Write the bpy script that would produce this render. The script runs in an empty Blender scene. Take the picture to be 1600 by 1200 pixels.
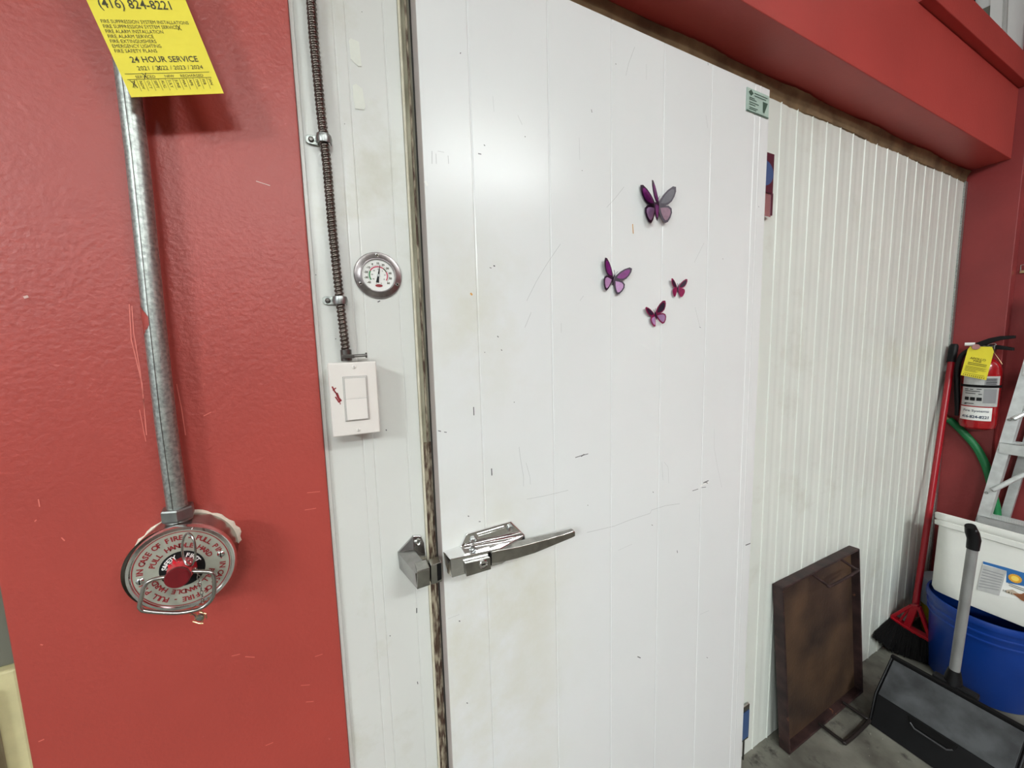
import bpy, bmesh, math, random
from mathutils import Vector, Matrix
random.seed(7)
C = bpy.context.scene.collection
PI = math.pi
# ------------------------------------------------------------------ camera
RX = Vector((0.90245704, -0.42993875, -0.02690648))      # camera right in the world
DN = Vector((-0.06866573, -0.08190824, -0.99427162))     # camera down
FW = Vector((0.42527203, 0.89913498, -0.10344073))       # camera forward
CAM = Vector((0.0, -0.70, 1.44)); FPX = 575.0
cd = bpy.data.cameras.new('camera'); cam = bpy.data.objects.new('camera', cd); C.objects.link(cam)
rot = Matrix((RX, -DN, -FW)).transposed()
cam.matrix_world = Matrix.Translation(CAM) @ rot.to_4x4()
cd.sensor_width = 36.0; cd.lens = FPX/1600*36.0; cd.clip_start = 0.02
bpy.context.scene.camera = cam
# ------------------------------------------------------------------ world, lights, exposure
w = bpy.data.worlds.new('world'); bpy.context.scene.world = w; w.use_nodes = True
w.node_tree.nodes['Background'].inputs[0].default_value = (0.93, 0.97, 1.0, 1)
w.node_tree.nodes['Background'].inputs[1].default_value = 0.30
LAMPS = [  # x, y, z, size x, size y, watts   (fluorescent fixtures in the room behind the camera)
    (1.35, -2.60, 3.00, 1.2, 0.20, 27),
    (-0.55, -4.00, 3.05, 1.4, 0.20, 62),
    (-3.10, -3.10, 2.80, 0.20, 1.2, 50),
]
PI_ = math.pi
for i, (x, y, z, sx, sy, p) in enumerate(LAMPS):
    ld = bpy.data.lights.new('tube_light', 'AREA'); ld.shape = 'RECTANGLE'; ld.size = sx; ld.size_y = sy; ld.energy = p
    ld.color = (0.92, 0.985, 1.0)
    lo = bpy.data.objects.new('tube_light', ld); C.objects.link(lo); lo.location = (x, y, z)
    if i == 2: lo.rotation_euler = (math.radians(40)*0, math.radians(-35), 0)
    ud = bpy.data.lights.new('tube_uplight', 'AREA'); ud.shape = 'RECTANGLE'; ud.size = sx; ud.size_y = sy; ud.energy = p*0.55; ud.color = ld.color
    uo = bpy.data.objects.new('tube_uplight', ud); C.objects.link(uo); uo.location = (x, y, z+0.14); uo.rotation_euler = (PI_, 0, 0)
vs = bpy.context.scene.view_settings
vs.view_transform = 'Standard'; vs.look = 'None'; vs.gamma = 1.0; vs.use_curve_mapping = False
vs.exposure = 0.86

# ------------------------------------------------------------------ helpers
def lin(c):
    c = c/255.0
    return c/12.92 if c <= 0.04045 else ((c+0.055)/1.055)**2.4
def rgb(r, g, b): return (lin(r), lin(g), lin(b), 1.0)
def at(u, v, axis=1, val=0.0):
    """point of the plane (axis = val) seen at photo pixel u, v"""
    r = RX*(u-800) + DN*(v-600) + FW*FPX
    return CAM + r*((val-CAM[axis])/r[axis])

def mat(name, col, rough=0.5, metal=0.0, var=0.0, vscale=8.0, bump=0.0, bscale=60.0, spec=0.5, col2=None, thr=None, coat=0.0, stretch=None):
    m = bpy.data.materials.new(name); m.use_nodes = True
    nt = m.node_tree; N = nt.nodes; L = nt.links; b = N['Principled BSDF']
    b.inputs['Base Color'].default_value = col; b.inputs['Roughness'].default_value = rough
    b.inputs['Metallic'].default_value = metal; b.inputs['Specular IOR Level'].default_value = spec
    if coat: b.inputs['Coat Weight'].default_value = coat
    tc = N.new('ShaderNodeTexCoord'); src = tc.outputs['Object']
    if stretch:
        mp = N.new('ShaderNodeMapping'); mp.inputs['Scale'].default_value = stretch
        L.new(src, mp.inputs[0]); src = mp.outputs[0]
    m['_src'] = 0
    if var or col2:
        n = N.new('ShaderNodeTexNoise'); n.inputs['Scale'].default_value = vscale; n.inputs['Detail'].default_value = 6
        L.new(src, n.inputs['Vector'])
        r = N.new('ShaderNodeValToRGB'); L.new(n.outputs[0], r.inputs[0])
        c2 = col2 if col2 else tuple([c*(1-var) for c in col[:3]]+[1])
        lo, hi = thr if thr else (0.35, 0.65)
        r.color_ramp.elements[0].position = lo; r.color_ramp.elements[1].position = hi
        r.color_ramp.elements[0].color = c2; r.color_ramp.elements[1].color = col
        L.new(r.outputs[0], b.inputs['Base Color'])
    if bump:
        n2 = N.new('ShaderNodeTexNoise'); n2.inputs['Scale'].default_value = bscale; n2.inputs['Detail'].default_value = 4
        L.new(src, n2.inputs['Vector'])
        bp = N.new('ShaderNodeBump'); bp.inputs['Strength'].default_value = 1.0; bp.inputs['Distance'].default_value = bump
        L.new(n2.outputs[0], bp.inputs['Height']); L.new(bp.outputs[0], b.inputs['Normal'])
    return m

def add_spots(m, col, scale, thr, thr2, blobs=None, stretch=(1,1,1)):
    """mix a second colour over the base where a noise passes a threshold, optionally only near some places"""
    nt = m.node_tree; N = nt.nodes; L = nt.links; b = N['Principled BSDF']
    tc = N.new('ShaderNodeTexCoord'); mp = N.new('ShaderNodeMapping'); mp.inputs['Scale'].default_value = stretch
    L.new(tc.outputs['Object'], mp.inputs[0])
    n = N.new('ShaderNodeTexNoise'); n.inputs['Scale'].default_value = scale; n.inputs['Detail'].default_value = 8
    n.inputs['Roughness'].default_value = 0.65
    L.new(mp.outputs[0], n.inputs['Vector'])
    r = N.new('ShaderNodeMapRange'); r.inputs['From Min'].default_value = thr; r.inputs['From Max'].default_value = thr2
    L.new(n.outputs[0], r.inputs['Value']); fac = r.outputs[0]
    if blobs:
        acc = None
        for (c, rad, s) in blobs:
            vd = N.new('ShaderNodeVectorMath'); vd.operation = 'SUBTRACT'; L.new(tc.outputs['Object'], vd.inputs[0]); vd.inputs[1].default_value = c
            ms = N.new('ShaderNodeVectorMath'); ms.operation = 'MULTIPLY'; L.new(vd.outputs[0], ms.inputs[0]); ms.inputs[1].default_value = (1/rad[0], 0.0, 1/rad[1])
            ln = N.new('ShaderNodeVectorMath'); ln.operation = 'LENGTH'; L.new(ms.outputs[0], ln.inputs[0])
            mr = N.new('ShaderNodeMapRange'); mr.interpolation_type = 'SMOOTHSTEP'
            mr.inputs['From Min'].default_value = 0.0; mr.inputs['From Max'].default_value = 1.0
            mr.inputs['To Min'].default_value = s; mr.inputs['To Max'].default_value = 0.0
            L.new(ln.outputs['Value'], mr.inputs['Value'])
            if acc is None: acc = mr.outputs[0]
            else:
                mx = N.new('ShaderNodeMath'); mx.operation = 'MAXIMUM'; L.new(acc, mx.inputs[0]); L.new(mr.outputs[0], mx.inputs[1]); acc = mx.outputs[0]
        mu = N.new('ShaderNodeMath'); mu.operation = 'MULTIPLY'; L.new(fac, mu.inputs[0]); L.new(acc, mu.inputs[1]); fac = mu.outputs[0]
    mix = N.new('ShaderNodeMix'); mix.data_type = 'RGBA'
    L.new(fac, mix.inputs[0])
    bc = b.inputs['Base Color']
    if bc.is_linked:
        s = bc.links[0].from_socket; L.new(s, mix.inputs[6])
    else: mix.inputs[6].default_value = bc.default_value
    mix.inputs[7].default_value = col
    L.new(mix.outputs[2], bc)
    return m

class MB:
    def __init__(s): s.v = []; s.f = []; s.sm = []
    def add(s, vs, fs, smooth=False):
        o = len(s.v); s.v += [Vector(p) for p in vs]
        s.f += [tuple(i+o for i in f) for f in fs]; s.sm += [smooth]*len(fs); return s
    def box(s, x0, x1, y0, y1, z0, z1):
        p = [(x0,y0,z0),(x1,y0,z0),(x1,y1,z0),(x0,y1,z0),(x0,y0,z1),(x1,y0,z1),(x1,y1,z1),(x0,y1,z1)]
        return s.add(p, [(0,3,2,1),(4,5,6,7),(0,1,5,4),(1,2,6,5),(2,3,7,6),(3,0,4,7)])
    def loft(s, rings, cap=True, smooth=False, closed=True):
        n = len(rings[0]); vs = [p for r in rings for p in r]; fs = []
        for k in range(len(rings)-1):
            for i in range(n if closed else n-1):
                j = (i+1) % n
                fs.append((k*n+i, k*n+j, (k+1)*n+j, (k+1)*n+i))
        s.add(vs, fs, smooth)
        if cap:
            s.add(rings[0], [tuple(range(n))]); s.add(rings[-1], [tuple(range(n))][::-1])
        return s
    def tube(s, pts, rad, n=12, cap=True, closed=False):
        pts = [Vector(p) for p in pts]; m = len(pts)
        rr = rad if isinstance(rad, (list, tuple)) else [rad]*m
        rings = []; up = None
        for i in range(m):
            a = pts[i-1] if (i > 0 or closed) else pts[i]; b = pts[(i+1) % m] if (i < m-1 or closed) else pts[i]
            t = (b-a).normalized()
            if up is None:
                up = t.orthogonal().normalized()
            else:
                up = (up - t*up.dot(t)).normalized()
            sd = t.cross(up)
            rings.append([pts[i] + (up*math.cos(2*PI*k/n) + sd*math.sin(2*PI*k/n))*rr[i] for k in range(n)])
        if closed: rings.append(rings[0]); cap = False
        return s.loft(rings, cap, True)
    def cyl(s, a, b, r0, r1=None, n=24, cap=True):
        return s.tube([a, b], [r0, r0 if r1 is None else r1], n, cap)
    def lathe(s, o, ax, prof, n=48, ref=None, cap=False, smooth=True):
        """prof = [(radius, height along ax)]"""
        o = Vector(o); ax = Vector(ax).normalized(); u = Vector(ref) if ref else ax.orthogonal(); u = (u-ax*u.dot(ax)).normalized(); v = ax.cross(u)
        rings = [[o + ax*h + (u*math.cos(2*PI*k/n)+v*math.sin(2*PI*k/n))*r for k in range(n)] for r, h in prof]
        return s.loft(rings, cap, smooth)
    def poly(s, pts): return s.add(pts, [tuple(range(len(pts)))])
    def sphere(s, c, r, n=12, sc=(1,1,1)):
        c = Vector(c); rings = []
        for i in range(1, n):
            a = PI*i/n
            rings.append([c + Vector((math.sin(a)*math.cos(2*PI*k/n)*r*sc[0], math.sin(a)*math.sin(2*PI*k/n)*r*sc[1], math.cos(a)*r*sc[2])) for k in range(n)])
        return s.loft(rings, True, True)
    def merge(s, o): return s._m(o)
    def _m(s, o):
        k = len(s.v); s.v += o.v; s.f += [tuple(i+k for i in f) for f in o.f]; s.sm += o.sm; return s

ORG = {}
def tag(o, label=None, cat=None, group=None, kind=None):
    if label: o['label'] = label
    if cat: o['category'] = cat
    if group: o['group'] = group
    if kind: o['kind'] = kind
    return o
def thing(name, loc, label=None, cat=None, group=None, kind=None):
    o = bpy.data.objects.new(name, None); C.objects.link(o); o.location = loc; o.empty_display_size = 0.02
    ORG[o.name] = Vector(loc)
    return tag(o, label, cat, group, kind)
def obj(name, mb, m, parent=None, loc=(0,0,0), bevel=0.0, ang=35, seg=2, kind=None, label=None, recalc=True):
    org = ORG[parent.name] if parent else Vector(loc)
    me = bpy.data.meshes.new(name); me.from_pydata([v-org for v in mb.v], [], mb.f)
    for p, sm in zip(me.polygons, mb.sm): p.use_smooth = sm
    if recalc:
        bm = bmesh.new(); bm.from_mesh(me); bmesh.ops.remove_doubles(bm, verts=bm.verts, dist=1e-6)
        bmesh.ops.recalc_face_normals(bm, faces=bm.faces); bm.to_mesh(me); bm.free()
    me.update()
    if any(mb.sm): me.set_sharp_from_angle(angle=math.radians(ang))
    else: me.shade_flat()
    me.materials.append(m)
    o = bpy.data.objects.new(name, me); C.objects.link(o)
    if parent: o.parent = parent; ORG[o.name] = org
    else: o.location = org; ORG[o.name] = org
    if bevel:
        b = o.modifiers.new('bevel', 'BEVEL'); b.width = bevel; b.segments = seg; b.limit_method = 'ANGLE'; b.angle_limit = math.radians(35)
        if hasattr(b, 'harden_normals'): b.harden_normals = False
    if kind: o['kind'] = kind
    if label: o['label'] = label
    return o
def struct(name, mb, m, parent=None, **k):
    o = obj(name, mb, m, parent, **k)
    if not parent: o['kind'] = 'structure'
    return o

_tc = {}
def text2d(s, size, bold=0.0):
    """flat letters as (verts, faces) in the plane, centred on x, baseline at 0; returns also the width"""
    key = (s, size, bold)
    if key in _tc: return _tc[key]
    cu = bpy.data.curves.new('t', 'FONT'); cu.body = s; cu.size = size; cu.resolution_u = 2; cu.align_x = 'LEFT'; cu.offset = bold*size
    o = bpy.data.objects.new('t', cu); me = bpy.data.meshes.new_from_object(o)
    vs = [(v.co.x, v.co.y) for v in me.vertices]; fs = [tuple(p.vertices) for p in me.polygons]
    bpy.data.objects.remove(o); bpy.data.curves.remove(cu); bpy.data.meshes.remove(me)
    wd = max([v[0] for v in vs]) if vs else size*0.3
    _tc[key] = (vs, fs, wd); return _tc[key]
def put_text(mb, s, fn, size, x=0.0, y=0.0, align='L', bold=0.01, sx=1.0, width=None, rot=0.0):
    vs, fs, wd = text2d(s, size, bold)
    if width: sx = width/wd
    ox = {'L': 0, 'C': -wd*sx/2, 'R': -wd*sx}[align]
    c, sn = math.cos(rot), math.sin(rot)
    pts = []
    for a, b in vs:
        a = a*sx+ox
        pts.append(fn(x + a*c - b*sn, y + a*sn + b*c))
    mb.add(pts, fs)
def arc_text(mb, s, fn, size, r, a0, a1, bold=0.01):
    """letters on a circle, clockwise from angle a0 to a1 (degrees, 90 = top), tops pointing outwards"""
    n = len(s)
    for i, ch in enumerate(s):
        if ch == ' ': continue
        a = math.radians(a0 + (a1-a0)*i/(n-1))
        put_text(mb, ch, fn, size, r*math.cos(a), r*math.sin(a), 'C', bold, rot=a-PI/2)
def planefn(o, u, v):
    o = Vector(o); u = Vector(u).normalized(); v = Vector(v).normalized()
    return lambda a, b: o + u*a + v*b
def strip(mb, pts, wd, nrm):
    """thin flat line along pts lying in the plane with normal nrm"""
    nrm = Vector(nrm); pts = [Vector(p) for p in pts]
    for a, b in zip(pts[:-1], pts[1:]):
        s = (b-a).cross(nrm).normalized()*wd/2
        mb.add([a-s, b-s, b+s, a+s], [(0,1,2,3)])
def rrect(cx, cy, hx, hy, r, n=5):
    out = []
    for (sx, sy, a0) in ((1,1,0),(-1,1,90),(-1,-1,180),(1,-1,270)):
        for k in range(n+1):
            a = math.radians(a0+90*k/n)
            out.append((cx+sx*(hx-r)+r*math.cos(a), cy+sy*(hy-r)+r*math.sin(a)))
    return out

# ------------------------------------------------------------------ materials
M = {}
M['red'] = mat('red_wall_paint', rgb(174,68,59), 0.43, var=0.10, vscale=3, spec=0.6, bump=0.0009, bscale=150)
add_spots(M['red'], rgb(205,112,104), 26, 0.70, 0.74)
M['red_dark'] = mat('red_beam_paint', rgb(180,70,64), 0.42, var=0.12, vscale=4, bump=0.0004, bscale=120)
M['red_right'] = mat('shaded_red_right_wall', rgb(146,54,54), 0.45, var=0.18, vscale=5, bump=0.0006, bscale=90)  # the right wall's shade put into a darker copy of the red
M['white_door'] = mat('white_enamel_door', rgb(226,228,227), 0.24, var=0.03, vscale=2.5, spec=0.30, bump=0.0003, bscale=9)
M['white_frame'] = mat('white_frame_enamel', rgb(216,217,212), 0.30, var=0.05, vscale=3, bump=0.0002, bscale=20)
M['white_panel'] = mat('white_cooler_panel', rgb(222,227,219), 0.34, var=0.05, vscale=3)
M['cream'] = mat('cream_paint', rgb(205,196,150), 0.6, var=0.15, vscale=30)
M['bead'] = mat('cream_bead', rgb(220,214,194), 0.5, col2=rgb(204,196,172), vscale=30)
M['foam'] = mat('brown_foam', rgb(136,114,82), 0.85, col2=rgb(104,84,60), vscale=14, bump=0.004, bscale=25)
M['concrete'] = mat('grey_concrete', rgb(122,121,110), 0.75, col2=rgb(80,78,70), vscale=7, bump=0.002, bscale=40)
add_spots(M['concrete'], rgb(176,174,160), 60, 0.66, 0.72)
add_spots(M['concrete'], rgb(52,50,44), 17, 0.56, 0.70)
M['chrome'] = mat('chrome', (0.80,0.80,0.80,1), 0.10, 1.0, bump=0.0002, bscale=60)
M['chrome_worn'] = mat('worn_chrome', (0.50,0.49,0.46,1), 0.22, 1.0, var=0.35, vscale=40)
M['strike'] = mat('dulled_chrome', (0.44,0.43,0.42,1), 0.20, 1.0, var=0.35, vscale=30)
M['galv'] = mat('galvanised_steel', (0.50,0.53,0.50,1), 0.42, 0.85, var=0.45, vscale=220, bump=0.0002, bscale=300)
M['cab_side'] = mat('brushed_cabinet_steel', (0.34,0.34,0.33,1), 0.5, 0.6, var=0.3, vscale=14, stretch=(6,1,0.5))
M['flange'] = mat('brushed_flange', (0.40,0.36,0.36,1), 0.30, 1.0, var=0.35, vscale=50)
M['steel'] = mat('grey_steel', (0.38,0.39,0.38,1), 0.38, 1.0, var=0.2, vscale=60)
M['dark_steel'] = mat('dark_steel', (0.16,0.15,0.14,1), 0.35, 1.0, var=0.2, vscale=60)
M['armour'] = mat('armoured_cable_steel', (0.20,0.17,0.15,1), 0.28, 1.0, var=0.35, vscale=60)
M['alu'] = mat('ladder_aluminium', (0.74,0.77,0.76,1), 0.45, 0.6, var=0.18, vscale=30)
M['plate'] = mat('grey_faceplate', rgb(172,174,160), 0.45, 0.3, var=0.12, vscale=60)
M['yellow'] = mat('yellow_card', rgb(240,224,58), 0.55, var=0.03, vscale=20)
M['ink'] = mat('dark_print', rgb(66,62,30), 0.6)
M['black'] = mat('black_plastic', rgb(15,15,17), 0.5, var=0.3, vscale=30, spec=0.3)
M['black_matte'] = mat('black_matte', rgb(12,11,11), 0.8, spec=0.2)
M['print_red'] = mat('red_print', rgb(138,24,32), 0.5)
M['white'] = mat('white_print', rgb(232,232,228), 0.5)
M['plastic_white'] = mat('white_switch_plastic', rgb(228,222,216), 0.33)
M['red_plastic'] = mat('red_knob_plastic', rgb(214,38,52), 0.30, coat=0.4)
M['red_cap'] = mat('dark_red_cap', rgb(112,10,22), 0.35, var=0.2, vscale=90)
M['brass'] = mat('brass', (0.55,0.43,0.24,1), 0.3, 1.0)
M['plaster'] = mat('ragged_plaster', rgb(232,222,204), 0.8)
M['glass'] = bpy.data.materials.new('clear_glass'); M['glass'].use_nodes = True
_g = M['glass'].node_tree.nodes['Principled BSDF']; _g.inputs['Transmission Weight'].default_value = 1.0; _g.inputs['Roughness'].default_value = 0.02; _g.inputs['IOR'].default_value = 1.1
M['rust_strip'] = mat('rusty_gasket_channel', rgb(178,166,144), 0.7, col2=rgb(80,58,44), vscale=130, stretch=(1,1,0.30), thr=(0.42,0.62))
M['olive_strip'] = mat('grimy_gasket_channel', rgb(184,180,158), 0.6, col2=rgb(120,114,92), vscale=40, stretch=(1,1,0.25))
M['rubber'] = mat('dark_rubber', rgb(46,44,38), 0.7)
M['side_grey'] = mat('door_edge_shade', rgb(196,186,182), 0.4, var=0.08, vscale=12)  # shading and red reflection on the white door's side, put into the colour
M['pan'] = mat('burnt_iron_tray', rgb(100,76,56), 0.5, 0.2, col2=rgb(46,36,32), vscale=4.5, bump=0.0008, bscale=80, thr=(0.32,0.68))
M['pan_rim'] = mat('dark_iron_rim', rgb(66,46,44), 0.5, 0.2, col2=rgb(38,26,26), vscale=20, bump=0.0008, bscale=80)
add_spots(M['pan_rim'], rgb(150,100,72), 30, 0.64, 0.72)
M['iron'] = mat('black_iron_rod', rgb(40,34,32), 0.4, 0.3)
M['dusty'] = mat('dusty_black_plastic', rgb(74,77,79), 0.6, col2=rgb(42,44,46), vscale=14, stretch=(1,1,1))
M['grey_plastic'] = mat('grey_handle_tube', rgb(150,150,148), 0.45, 0.2, var=0.25, vscale=30, stretch=(1,1,0.3))
M['blue'] = mat('blue_bucket_plastic', rgb(6,54,136), 0.36, var=0.15, vscale=8)
M['pail'] = mat('white_pail_plastic', rgb(222,222,216), 0.4, var=0.06, vscale=10)
M['green'] = mat('green_hose_rubber', rgb(18,120,66), 0.5, var=0.1, vscale=30)
M['ext_red'] = mat('extinguisher_red', rgb(158,10,20), 0.24, coat=0.5)
M['broom_red'] = mat('broom_red', rgb(156,12,28), 0.28)
M['label_grey'] = mat('silver_label', rgb(186,186,184), 0.45, var=0.12, vscale=60)
M['label_dark'] = mat('grey_label_panel', rgb(140,140,142), 0.5)
M['orange'] = mat('orange_print', rgb(222,160,40), 0.5)
M['brownfood'] = mat('brown_food_print', rgb(150,90,50), 0.5, var=0.4, vscale=60)
M['blue_label'] = mat('blue_label', rgb(30,100,165), 0.5)
M['green_pl'] = mat('green_plate', rgb(176,200,188), 0.4, var=0.1, vscale=30)
M['dgreen'] = mat('dark_green_print', rgb(56,84,70), 0.5)
M['purple'] = mat('purple_wing', rgb(126,30,120), 0.35, var=0.35, vscale=120)
M['lilac'] = mat('lilac_wing', rgb(186,140,186), 0.35, var=0.15, vscale=120)
M['mauve'] = mat('mauve_wing', rgb(136,96,116), 0.4, var=0.2, vscale=120)
M['darkwing'] = mat('dark_wing_edge', rgb(44,22,46), 0.4)
M['magenta'] = mat('magenta_wing', rgb(150,26,82), 0.35, var=0.3, vscale=120)
M['greywing'] = mat('grey_wing', rgb(84,78,88), 0.4, var=0.2, vscale=120)
M['scuff'] = mat('dark_scuff', rgb(70,68,70), 0.6)
M['scratch'] = mat('grey_scratch', rgb(176,177,176), 0.5)
M['stain'] = mat('ochre_spot', rgb(206,150,70), 0.5)
M['paper'] = mat('paper_residue', rgb(224,226,216), 0.7, var=0.04, vscale=60)
M['hinge_blue'] = mat('blue_hinge_patch', rgb(58,86,130), 0.3)
M['maroon_reflection'] = mat('hinge_reflection', rgb(96,44,60), 0.3, 0.4)  # reflection of the red beam in the chrome hinge, painted as a colour
M['ceiling'] = mat('ceiling_paint', rgb(215,215,208), 0.8)
M['rear'] = mat('rear_wall_paint', rgb(120,98,88), 0.7, var=0.75, vscale=0.9)
M['tubeglow'] = bpy.data.materials.new('fluorescent_tube'); M['tubeglow'].use_nodes = True
_b = M['tubeglow'].node_tree.nodes['Principled BSDF']; _b.inputs['Emission Color'].default_value = (1,0.98,0.94,1); _b.inputs['Emission Strength'].default_value = 6.0
M['green_arc'] = mat('green_arc', rgb(74,140,92), 0.5)
M['red_arc'] = mat('red_arc', rgb(196,64,92), 0.5)
M['duct'] = mat('grey_duct', rgb(104,104,92), 0.5)
M['white_up'] = mat('white_upper_wall', rgb(226,226,222), 0.6, var=0.05, vscale=6)

add_spots(M['white_door'], rgb(196,192,160), 3.0, 0.42, 0.62, blobs=[((0.08,0,0.86),(0.30,0.40),0.60),((0.06,0,0.62),(0.36,0.45),0.50),((0.10,0,1.45),(0.25,0.3),0.40)])
add_spots(M['white_door'], rgb(120,116,110), 95, 0.70, 0.735, blobs=[((0.24,0,1.02),(0.38,0.6),1.0),((0.3,0,0.72),(0.4,0.35),1.0)])
add_spots(M['white_door'], rgb(150,148,144), 55, 0.735, 0.76)
add_spots(M['white_frame'], rgb(188,186,168), 5, 0.54, 0.80)
add_spots(M['white_panel'], rgb(194,194,180), 4, 0.56, 0.82)

# ------------------------------------------------------------------ the setting
ZT = 2.13; XR = 2.665; FY = -0.045; BZ = 2.18
struct('floor', MB().box(-5, 3.3, -6.5, 0.6, -0.1, 0.0), M['concrete'])
struct('ceiling', MB().box(-5, 3.3, -6.5, 0.6, 3.3, 3.4), M['ceiling'])
struct('wall_rear', MB().box(-5, 3.3, -6.6, -6.5, 0, 3.3), M['rear'])
struct('wall_left', MB().box(-0.412, -0.0295, -0.012, 0.10, 0.0, 3.3), M['red'], bevel=0.002)

def profile_sheet(x0, x1, z0, z1, y, feats):
    """vertical sheet; feats = [(x, halfwidth, depth)] small ridges (negative depth = towards the room) or grooves"""
    xs = [(x0, y)]
    for x, h, d in sorted(feats):
        xs += [(x-h, y), (x-h*0.25, y+d), (x+h*0.25, y+d), (x+h, y)]
    xs.append((x1, y)); mb = MB()
    front = [(a, b, z0) for a, b in xs]; back = [(a, b, z1) for a, b in xs]
    mb.loft([front, back], cap=False, closed=False)
    yb = y+0.03
    mb.add([(x0,y,z0),(x0,yb,z0),(x0,yb,z1),(x0,y,z1)], [(0,1,2,3)]); mb.add([(x1,y,z0),(x1,yb,z0),(x1,yb,z1),(x1,y,z1)], [(0,3,2,1)])
    mb.add([(x0,y,z1),(x1,y,z1),(x1,yb,z1),(x0,yb,z1)], [(0,1,2,3)])
    mb.add([(x0,yb,z0),(x1,yb,z0),(x1,yb,z1),(x0,yb,z1)], [(0,1,2,3)])
    return mb
# panel wall of the cooler, right of the door: pressed sheet with fine ribs
ribs = [(1.232+0.0832*k, 0.0035, -0.0024) for k in range(17)]
ribs += [(1.232+0.0832*k+0.0416, 0.014, 0.0007) for k in range(17)]
pw = struct('wall_back', profile_sheet(1.09, XR-0.022, 0.0, ZT, 0.0, ribs), M['white_panel'], recalc=False, ang=2)
struct('trim_1', MB().box(XR-0.021, XR+0.004, -0.006, 0.02, 0.0, ZT), M['galv'])
# frame panel left of the door
fr = struct('trim_2', profile_sheet(-0.045, 0.1335, 0.0, BZ, 0.0, [(0.0325,0.0018,0.0006),(0.0505,0.0016,0.0007),(0.110,0.0018,0.0005)]), M['white_frame'], recalc=False, ang=2)
struct('trim_3', MB().box(-0.0293, -0.0235, -0.006, 0.0, 0.0, BZ), M['white_frame'], bevel=0.001)
# bead and gasket channel between frame and door
struct('trim_4', MB().box(0.1340, 0.1385, -0.0045, 0.01, 0.0, BZ), M['bead'], bevel=0.0015)
g = thing('trim_5', (0.15,0,0), kind='structure')
obj('gasket_channel', MB().box(0.1387, 0.1535, -0.001, 0.02, 1.26, BZ), M['olive_strip'], g)
obj('rusty_channel', MB().box(0.1387, 0.1535, -0.0012, 0.02, 0.0, 1.26), M['rust_strip'], g, label='rusty brown stained channel')
obj('bead', MB().box(0.1455, 0.1490, -0.006, -0.0005, 0.0, BZ), M['rust_strip'], g, bevel=0.001)
obj('rubber_gasket', MB().box(0.1536, 0.20, -0.009, 0.0, 0.0, BZ), M['rubber'], g, bevel=0.001)

# beam boxed in red above the cooler
struct('wall_upper', MB().box(-0.0295, 2.672, -0.122, 0.12, BZ, 2.46), M['red_dark'], bevel=0.002)
struct('trim_6', MB().box(1.70, 2.672, -0.147, 0.02, 2.462, 2.56), M['red_dark'], bevel=0.002)
# strip of brown foam between panels and beam
mb = MB(); N_ = 150; rings = []
for i in range(N_+1):
    x = 0.157 + (XR-0.157)*i/N_
    wv = 0.004*math.sin(x*9)+0.003*math.sin(x*23+1)+random.uniform(-.0015,.0015)
    wv2 = 0.004*math.sin(x*14+2)+random.uniform(-.0012,.0012)
    lo = ZT-0.004-0.5*wv2 if x > 1.09 else ZT-0.03
    rings.append([(x,0.004,lo),(x,-0.003-wv*.3,lo+0.003),(x,-0.006-wv*.4,(ZT+BZ)/2),(x,-0.010-wv2,BZ-0.007),(x,-0.004,BZ-0.001),(x,0.03,BZ-0.001),(x,0.03,lo)])
mb.loft(rings, True, True)
tag(obj('trim_7', mb, M['foam'], ang=60), kind='structure')
# right wall: pillar and recessed wall behind it
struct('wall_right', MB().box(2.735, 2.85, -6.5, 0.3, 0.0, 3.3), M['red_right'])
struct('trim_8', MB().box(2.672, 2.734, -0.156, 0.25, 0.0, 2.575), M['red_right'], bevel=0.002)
# pale wall and ducts seen above the beam
u = thing('wall_upper_right', (2.7, 0.0, 2.58), kind='structure')
def yz(name, x, pix, m, th=.012, label=None):
    q = [at(a_, b_, 0, x) for a_, b_ in pix]; obj(name, MB().loft([q, [p_+Vector((th,0,0)) for p_ in q]]), m, u, label=label)
XU = 2.715
obj('panel', MB().box(XU+.005, 2.734, -.118, .5, 2.5755, 3.3), M['white_up'], u)
obj('red_edge', MB().box(2.690, 2.7345, -.150, -.1185, 2.5755, 3.3), M['red_right'], u, label='red painted edge')
yz('pilaster', XU-.01, [(1546,45),(1550,-60),(1570,-60),(1564,64)], M['white_up'], .013)
yz('pilaster', XU-.006, [(1573,72),(1578,-60),(1602,-60),(1599,95)], M['white_up'], .009)
yz('duct', XU-.003, [(1522,20),(1548,8),(1545,60),(1520,40)], M['duct'], .006, 'grey slanted duct plate')
yz('shadow_gap', XU-.004, [(1514,20),(1514,-60),(1524,-60),(1523,30)], M['black_matte'], .007, 'dark upright gap')
# beyond the left end of the red wall: cream jamb and steel cabinet side
struct('trim_9', MB().box(-0.62, -0.414, -0.006, 0.14, 0.0, 1.030), M['cream'], bevel=0.003)
struct('trim_10', MB().box(-0.62, -0.414, 0.004, 0.14, 1.031, 1.45), M['duct'], bevel=0.003)
sc = thing('steel_cabinet', (-0.60, -0.02, 0.0), 'brushed steel cabinet edge at the far left beside the red wall', 'cabinet')
obj('side_panel', MB().box(-0.62, -0.4400, -0.024, -0.007, 0.0, 1.012), M['cab_side'], sc, bevel=0.004)
obj('edge_strip', MB().box(-0.4398, -0.4365, -0.019, -0.007, 0.0, 1.010), M['olive_strip'], sc)
obj('sticker', MB().box(-0.46, -0.4475, -0.0252, -0.0242, 0.925, 0.955), M['white'], sc)

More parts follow.
